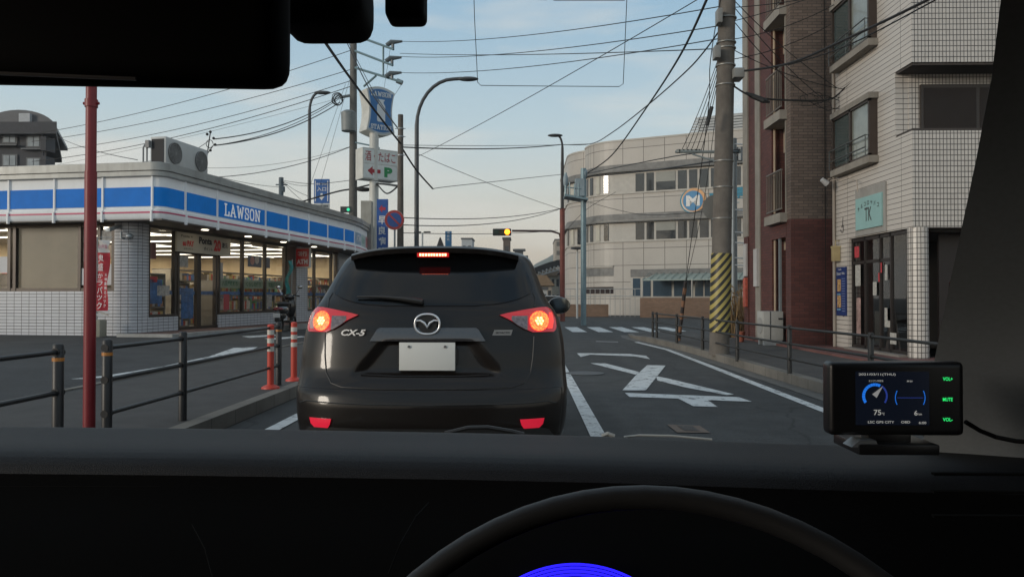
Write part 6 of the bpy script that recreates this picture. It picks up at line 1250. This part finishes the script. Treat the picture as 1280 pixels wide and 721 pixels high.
# emblem: ring with a winged v
zc = zpx(405, 5.04); ex, ez = .082, .066; yo = S(0, zc-.06)-.032; b = B(); ring = []
for j in range(41): a = 2*math.pi*j/40; ring.append((CX+ex*math.copysign(abs(math.cos(a))**.85, math.cos(a)), yo, zc+ez*math.copysign(abs(math.sin(a))**.85, math.sin(a))))
b.tube(ring, .0075, 8, cap=False)
b.tube([(CX-.074, yo, zc+.022), (CX-.045, yo-.002, zc+.024), (CX-.018, yo-.003, zc+.008), (CX, yo-.003, zc-.022), (CX+.018, yo-.003, zc+.008), (CX+.045, yo-.002, zc+.024), (CX+.074, yo, zc+.022)], [.005, .007, .009, .008, .009, .007, .005], 8)
b.build('emblem', chrome, car, smooth=True, autos=80); b = B(); b.tube([(CX, yo+.03, zc), (CX, yo+.008, zc)], .062, 28); b.build('emblem_back', blackp, car)
x_ = -.50; z_ = zpx(415.5, 5.09); Xd = Vector((1, (S(x_+.08, z_)-S(x_-.08, z_))/.16, 0)).normalized(); tb = B(); tb.text('CX-5', (CX+x_, S(x_, z_-.02)-.010, z_), Xd, U_, .042, .175, bold=.03, th=.004, shear=.3); tb.build('badge_lettering', chrome, car)
x_ = .50; Xd = Vector((1, (S(x_+.08, z_)-S(x_-.08, z_))/.16, 0)).normalized(); b = B(); b.prism([(-.072, -.018), (.055, -.018), (.066, .018), (-.058, .018)], Vector((CX+x_, S(x_, z_)-.006, z_)), Xd, U_, (0, -.003, 0)); bd_ = b.build('badge', mat('badge_grey', (.35, .36, .37), .3, .8, var=0), car); tb = B(); tb.text('SKYACTIV', (CX+x_, S(x_, z_)-.013, z_), Xd, U_, .014, .10, bold=.02, shear=.2); tb.build('badge_lettering', blackp, bd_)
# panel seams
def seam(pts, r_=.0035, off_=.001, m=blackp, name='panel_gap'):
    path = []
    for i in range(len(pts)-1):
        for k in range(8): t_ = k/8; x_ = pts[i][0]+(pts[i+1][0]-pts[i][0])*t_; z_ = pts[i][1]+(pts[i+1][1]-pts[i][1])*t_; path.append((CX+x_, S(x_, z_)-off_, z_))
    b = B(); b.tube(path, r_, 6); return b.build(name, m, car, smooth=True)
seam([(-.71, 1.06), (-.70, .90), (-.685, .80), (-.64, .735), (-.56, .712), (-.3, .705), (.3, .705), (.56, .712), (.64, .735), (.685, .80), (.70, .90), (.71, 1.06)], .005)
seam([(-.86, .60), (-.80, .62), (-.6, .615), (0, .61), (.6, .615), (.80, .62), (.86, .60)], .004, .024)
seam([(-.71, 1.236), (-.72, 1.29), (-.70, 1.34)], .004); seam([(.71, 1.236), (.72, 1.29), (.70, 1.34)], .004)
seam([(-.44, .79), (-.2, .782), (.2, .782), (.44, .79)], .006, .004, paint, 'tailgate_crease')
# wiper
b = B(); w0 = (xpx(533, 5.29), zpx(377, 5.14)); w1 = (xpx(450, 5.29), zpx(371, 5.29)); pts = []
for i in range(9): t_ = i/8; x_ = w0[0]+(w1[0]-w0[0])*t_; z_ = w0[1]+(w1[1]-w0[1])*t_+.012*math.sin(math.pi*t_)*1; pts.append((CX+x_, S(x_, z_)-.03, z_))
b.tube(pts, [.018, .02, .019, .016, .014, .012, .010, .008, .006], 8); b.build('rear_wiper', blackp, car, smooth=True)
b = B(); q = (CX+.03, CY+.62, 1.665); b.add([(q[0]-.028, q[1]-.02, q[2]), (q[0]+.028, q[1]-.02, q[2]), (q[0]+.02, q[1]+.16, q[2]), (q[0]-.02, q[1]+.16, q[2]), (q[0]-.004, q[1]-.01, q[2]+.075), (q[0]+.004, q[1]-.01, q[2]+.075)], [(0, 1, 5, 4), (1, 2, 5), (2, 3, 4, 5), (3, 0, 4)]); b.build('antenna', mat('antenna_brown', (.03, .022, .02), .4), car, bevel=.004)
b = B(); b.disc((CX, S(0, 1.155)-.004, zpx(394)), (0, -1, 0), .012, .01, 12); b.build('tailgate_button', chrome, car)
# side windows, mirrors
for s_ in (-1, 1):
    b = B(); zl = np.linspace(1.24, 1.57, 8)
    for z in zl:
        t_ = (z-1.24)/.33; y0, y1 = CY+.80+.12*t_, CY+2.75-.55*t_
        for i in range(13): y = y0+(y1-y0)*i/12; b.v.append((CX+s_*(wz(z)*(1-.06*((y-CY-.7)/2.0)**2*.5)+.006), y, z))
    for k in range(7):
        for i in range(12): f_ = (k*13+i, k*13+i+1, (k+1)*13+i+1, (k+1)*13+i); b.f.append(f_ if s_ > 0 else f_[::-1]); b.m.append(0)
    b.build('side_window', gls, car, smooth=True)
    mcx = P(699, 381.5, CY+2.62).x; xm = mcx if s_ > 0 else 2*CX-mcx; zm = P(0, 381.5, CY+2.62).z; ym = CY+2.62
    b = B(); b.ell((xm, ym+.03, zm), (.112, .10, .085), 12); b.tube([(xm-s_*.08, ym+.05, zm-.05), (CX+s_*.80, ym+.15, zm-.10)], .03, 8); mr = b.build('wing_mirror', paint, car, smooth=True)
    b = B(); b.prism([(.098*math.copysign(abs(math.cos(R(a)))**.7, math.cos(R(a))), .070*math.copysign(abs(math.sin(R(a)))**.7, math.sin(R(a)))) for a in range(0, 360, 12)], (xm, ym-.072, zm), (1, 0, 0), (0, 0, 1), (0, .01, 0)); b.build('mirror_glass', mat('mirror_pane', (.35, .42, .45), .05, 1, var=0), mr)

# ------------------------------------------------------------------ our own car: dashboard, pillar, wheel, mirror
me_ = thing('driver_car', 'dark cabin of the car we sit in, with dashboard, pillar, steering wheel and mirror', 'car interior', (-.3, .5, .4))
dash = mat('dash_vinyl', (.0065, .0072, .009), .6, var=.1, scale=60, bump=.25, bscale=900, spec=.22); trim = mat('pillar_cloth', (.20, .215, .225), .9, var=.06, scale=200); blk2 = mat('cabin_black', (.003, .003, .003), .8, var=.1, spec=.08)
def edgey(px): return float(np.interp(px, [-400, 0, 300, 600, 760, 860, 1000, 1200, 1500], [534, 535, 537, 541, 544.5, 548.5, 553, 557, 566]))
prof = [(1.25, 90), (1.02, 0), (1.0, 1.5), (.96, 6), (.91, 12), (.86, 17), (.83, 21), (.81, 25), (.795, 30), (.783, 37), (.775, 46), (.77, 58), (.76, 80), (.70, 130), (.62, 260), (.55, 500), (.5, 1000)]
b = B(); npx = 60
for D_, dy in prof:
    for i in range(npx+1):
        px = -520+(1640+520)*i/npx; s_ = (px-VPX)/F; k_ = .35*max(0, (px-900)/400)  # the near edge darkens to the right where the cowl rises
        x_ = s_*.95; y_ = edgey(px)+dy*(1+.0*k_)
        z_ = 1.3-(y_-HOR)*D_/F; b.v.append((x_*(1.0), D_, z_ if D_ < 1.2 else .9))
m_ = npx+1
for k in range(len(prof)-1):
    for i in range(npx): b.f.append((k*m_+i, (k+1)*m_+i, (k+1)*m_+i+1, k*m_+i+1)[::1]); b.m.append(0 if k < 11 else 1)
b.build('dashboard', [dash, mat('dash_lower', (.003, .003, .003), .9, var=.1, spec=.03)], me_, smooth=True, autos=60)
# unseen cabin shell keeps the light out; right windows closed by added black panels
XL, XR = -1.15, .52
b = B(); b.box(XL-.05, XR+.05, -2.2, .52, 1.66, 1.72); b.build('roof_lining', blk2, me_)
b = B(); b.box(XL-.05, XL, -2.2, -1.3, .2, 1.70); b.box(XL-.05, XL, -1.3, .95, .2, 1.02); b.box(XL-.05, XL, -.35, -.2, 1.02, 1.66); b.box(XR, XR+.05, -2.2, .35, .2, 1.70); b.box(XR+.16, XR+.21, .35, 1.25, .2, 1.12); b.box(XR+.22, XR+.27, .30, .95, 1.1, 1.7); b.box(XL-.05, XR+.05, -2.25, -2.2, .2, 1.7); b.box(XL, XR, -2.2, .6, .15, .2); b.build('cabin_side', blk2, me_)
b = B(); b.box(XL, XR, -.75, -.55, .3, 1.25); b.build('seat_back', blk2, me_, bevel=.05)
b = B(); b.prism([(1.22, .98), (1.6, .95), (2.0, .86), (2.25, .74), (2.3, .3), (2.2, .22), (1.2, .22)], (XL-.05, 0, 0), (0, 1, 0), (0, 0, 1), (XR-XL+.12, 0, 0)); b.build('bonnet', mat('own_paint', (.02, .02, .022), .3, coat=1, var=0), me_, bevel=.05, segs=3)  # unseen nose and grille, added to darken reflections on the car ahead
b = B(); b.box(XL+.25, XR-.2, 2.28, 2.32, .42, .66); b.build('grille', blackp, me_)
# right pillar
b = B(); tl_ = P(1250, -60, .58); bl_ = P(1147, 570, .92); ml_ = P(1212, 250, .72); w2 = .30
e_ = [P(1262, -80, .56), P(1251, 0, .59), P(1239, 100, .63), P(1220, 200, .68), P(1201, 290, .73), P(1184, 370, .80), P(1168, 450, .87), P(1158, 520, .93), P(1152, 565, .97), P(1140, 640, 1.0)]
for p in e_:
    for (dx, dy_) in ((.040, .05), (.007, .012), (0, 0), (.007, -.003), (.045, -.018), (.09, -.040), (.15, -.08), (.24, -.15)): b.v.append((p.x+dx, p.y+dy_, p.z))
for k in range(len(e_)-1):
    for i in range(7): b.f.append((k*8+i, k*8+i+1, (k+1)*8+i+1, (k+1)*8+i)); b.m.append(0 if i > 1 else 1)
b.build('windscreen_pillar', [trim, blk2], me_, smooth=True, autos=75)
# windscreen: clear pane
wsm = bpy.data.materials.new('windscreen_clear'); wsm.use_nodes = True; t = wsm.node_tree; t.nodes.clear(); a1_ = t.nodes.new('ShaderNodeBsdfTransparent'); a1_.inputs[0].default_value = (.97, .98, .98, 1); a2_ = t.nodes.new('ShaderNodeOutputMaterial'); t.links.new(a1_.outputs[0], a2_.inputs[0])
b = B(); b.flat([(XL, 1.12, 1.08), (XR, 1.12, 1.08), (XR, .50, 1.665), (XL, .50, 1.665)]); b.build('windscreen', wsm, me_)
def onws(px, py):   # point on the slanted windscreen
    d = ray(px, py); n_ = Vector((0, .585, .62)); o_ = Vector((0, 1.11, 1.085)); return EYE+d*((o_-EYE).dot(n_)/d.dot(n_))
b = B(); fl_ = [(592, -20), (593, 20), (595, 60), (597, 103), (601, 107), (640, 107.5), (700, 108), (774, 108.5), (779, 105), (781, 60), (783.5, 0), (782, -20)]; b.tube([onws(*p) for p in fl_], .00032, 5)
b.tube([onws(654, -12), onws(655, -1), onws(683, 0), onws(688, -6)], .0005, 4); b.tube([onws(690, -10), onws(692, 1), onws(781, 1)], .0003, 4); b.build('antenna_film', mat('film_line', (.20, .22, .23), .4, var=0), me_)
# steering wheel
wc = P(805, 985, .43); tilt = R(24); un = Vector((0, math.sin(tilt), math.cos(tilt))); rs = .225
def wheelpt(a, r_=rs): return wc+Vector((math.cos(a)*r_, 0, 0))+un*(math.sin(a)*r_)
top = P(806, 621, .50); wc = top-un*rs
b = B(); b.tube([wheelpt(2*math.pi*i/72) for i in range(73)], .0078, 16, cap=False); sw = b.build('steering_wheel', mat('leather', (.02, .02, .021), .55, bump=.05, bscale=900), me_, smooth=True)
b = B(); b.tube([wc-un*.03+Vector((0, .03, 0)), wc-un*.03+Vector((0, -.02, .01))], [.07, .06], 24)
for a in (0, math.pi, -math.pi/2): b.tube([wc-un*.02, wheelpt(a, rs*.97)], [.03, .012], 8)
b.build('hub', blk2, sw, smooth=True)
# instrument cowl and blue gauge
b = B(); gc = P(720, 857, .66)
for rr_, c_ in ((.1045, 0), (.1015, 0), (.0985, 0), (.0955, 0)): b.tube([gc+Vector((rr_*math.cos(R(a)), 0, rr_*math.sin(R(a)))) for a in range(20, 161, 4)], .0011, 6)
b.build('gauge_light', emis('gauge_blue', (.02, .012, 1), 1.5), me_)
b = B(); b.disc(gc+Vector((0, .01, 0)), (0, 1, 0), .093, .02, 40); b.build('gauge_dial', blk2, me_)
b = B(); b.tube([P(485, 718, .60), P(500, 680, .62), P(520, 645, .66), P(536, 628, .70)], .0006, 5); b.tube([P(240, 655, .62), P(256, 685, .6), P(266, 721, .58)], .0006, 5); b.tube([P(-20, 607.5, .7), P(200, 608, .7)], .0005, 5); each(b, 'trim_line', mat('trim_grey', (.004, .004, .004), .8, spec=.05), me_)
# right vent slats
b = B()
for py in (598, 621, 652): q0 = P(1180, py, .64); b.box(q0.x, q0.x+.12, .655, .66, q0.z-.001, q0.z+.001)
each(b, 'vent_slat', blk2, me_)
# mirror and sensor housings
def rbox(x0, x1, y0, y1, D_, dep, bev, name, m, slope=0):
    a = P(x0, y0, D_); c = P(x1, y1, D_+dep*.8); b = B(); b.box(a.x, c.x, D_, D_+dep, c.z, a.z)
    if slope: b.v = [(v[0], v[1], v[2]+slope*(c.x-v[0])) for v in b.v]
    return b.build(name, m, me_, bevel=bev, segs=5)
rbox(-160, 366, -70, 116, .46, .035, .022, 'rear_view_mirror', blk2, .022)
b = B(); q0, q1 = P(0, 92, .455), P(170, 99, .455); b.tube([q0, q1], .0012, 6); b.build('mirror_lever', mat('lever_grey', (.07, .065, .065), .4), me_)
rbox(330, 467, -60, 54, .60, .08, .02, 'sensor_housing', blk2); rbox(480, 534, -50, 33.5, .62, .03, .007, 'camera_unit', blk2)
b = B(); b.tube([P(100, -60, .5), (P(100, 0, .5).x, .55, 1.66)], .02, 8); b.tube([P(400, -50, .62), (P(400, 0, .62).x, .5, 1.68)], .03, 8); b.tube([P(507, -45, .63), (P(507, 0, .62).x, .5, 1.68)], .012, 8); b.build('mirror_mount', blk2, me_)
# wiper tips and bonnet edge seen over the dash
b = B(); b.tube([P(556, 541.5, 1.3), P(585, 534.5, 1.3), P(610, 534, 1.3), P(640, 539, 1.3), P(655, 543, 1.3)], .004, 6); b.build('wiper', blackp, me_)
b = B(); b.tube([P(780, 546, 1.35), P(800, 543.8, 1.35), P(840, 544.5, 1.35), P(890, 549, 1.35)], .0022, 6); b.tube([P(752, 545, 1.32), P(760, 541.8, 1.32), P(768, 545, 1.32)], .004, 6); b.build('washer_trim', mat('washer_pale', (.30, .30, .28), .5), me_)
# radar display on the dash
rd = thing('dash_display', 'small black driving display with glowing dials standing on the dashboard', 'display', tuple(P(1120, 556, .72)))
D_ = .72; a = P(1037, 452, D_); c = P(1207, 545, D_); b = B(); b.box(a.x, c.x, D_, D_+.02, c.z, a.z); b.build('casing', mat('gadget_black', (.008, .008, .009), .35), rd, bevel=.006, segs=4)
def sp_(px, py, d=.0015): return P(px, py, D_)-Vector((0, d, 0))
def zoomp(x, y): return 1000+x*.2219, 420+y*.2219
b = B(); q0, q1 = sp_(1069, 464, .001), sp_(1161, 531, .001); b.box(q0.x, q1.x, D_-.0012, D_-.0002, q1.z, q0.z); scn = b.build('screen', mat('screen_dark', (.004, .005, .008), .2, emit=(.02, .03, .06), es=.12), rd)
emw = emis('screen_white', (.55, .55, .52), .45); emb_ = emis('screen_blue', (.02, .22, .95), .6); emg = emis('button_green', (.03, .9, .2), .75); emn = emis('screen_navy', (.03, .06, .35), .5)
px2m = D_/F; b = B(); cx_, cy_ = zoomp(417, 335)
def arcs(b, cx_, cy_, r_, a0, a1, wpx, mi, n=18):
    for i in range(n):
        aa = [a0+(a1-a0)*(i+k)/n for k in (0, .92)]; q = [sp_(cx_+rr_*math.cos(R(t_)), cy_-rr_*math.sin(R(t_)), .002) for t_ in aa for rr_ in (r_-wpx/2, r_+wpx/2)]; b.flat([q[0], q[1], q[3], q[2]], mi)
arcs(b, cx_, cy_, 14.2, 215, 62, 3.6, 0, 12); arcs(b, cx_, cy_, 14.8, 55, -35, 2.2, 1, 9); c2x, c2y = zoomp(615, 345); arcs(b, c2x, c2y, 18.5, 152, 208, .9, 0, 8); arcs(b, c2x, c2y, 18.5, 28, -28, .9, 0, 8)
q = [sp_(c2x-16, c2y, .002), sp_(c2x+16, c2y, .002)]; b.box(q[0].x, q[1].x, D_-.0022, D_-.0018, q[0].z-.0002, q[0].z+.0002, 1)
b.flat([sp_(*zoomp(400, 325), .0025), sp_(*zoomp(460, 280), .0025), sp_(*zoomp(425, 345), .0025)][::-1], 2); b.build('dial_graphic', [emb_, emn, emis('needle', (.35, .35, .35), .5)], scn)
tb = B(); Xn = Vector((1, 0, 0))
for (tx_, zx, zy, hp, wp) in (('2021/03/11(THU)', 428, 215, 3.6, 45), ('エンジン冷却水', 422, 250, 2.6, 18), ('時計', 612, 252, 2.4, 7), ('75', 430, 427, 6.5, 9), ('°C', 462, 434, 3, 3.5), ('6', 646, 430, 6, 4), ('km', 670, 436, 2.6, 4), ('LSC GPS CITY', 450, 481, 3, 32), ('OBD', 588, 481, 3, 11), ('6:00', 683, 485, 3, 9)):
    px, py = zoomp(zx, zy); tb.text(tx_, sp_(px, py, .0022), Xn, U_, hp*px2m, wp*px2m, bold=.01, th=.0002)
tb.build('screen_text', emw, scn)
for tx_, zy in (('VOL+', 240), ('MUTE', 355), ('VOL-', 468)):
    px, py = zoomp(829, zy); tb = B(); tb.text(tx_, sp_(px, py, .0008), Xn, U_, 4.4*px2m, 12*px2m, bold=.03, th=.0002); tb.build('button_legend', emg, rd)
b = B(); q0 = P(1060, 558, D_); q1 = P(1168, 546, D_); b.box(q0.x+.006, q1.x, D_-.01, D_+.05, q0.z-.006, q0.z+.004); b.box((q0.x+q1.x)/2-.02, (q0.x+q1.x)/2+.02, D_+.002, D_+.02, q0.z, q1.z+.004); b.build('stand', mat('gadget_black', (.008, .008, .009)), rd, bevel=.002)
b = B(); b.prism([(0, 0), (.026, 0), (.022, .0065), (.008, .0065)], (q0.x, D_-.008, q0.z+.001), (1, 0, 0), (0, 0, 1), (0, .02, 0)); b.build('bracket_tab', mat('tab_grey', (.20, .22, .24), .4, .5), rd)
b = B(); b.tube([P(1207, 527, .735), P(1225, 538, .74), P(1245, 546, .74), P(1270, 551, .72), P(1300, 553, .7)], .0022, 8); b.build('power_cable', blk2, rd, smooth=True)
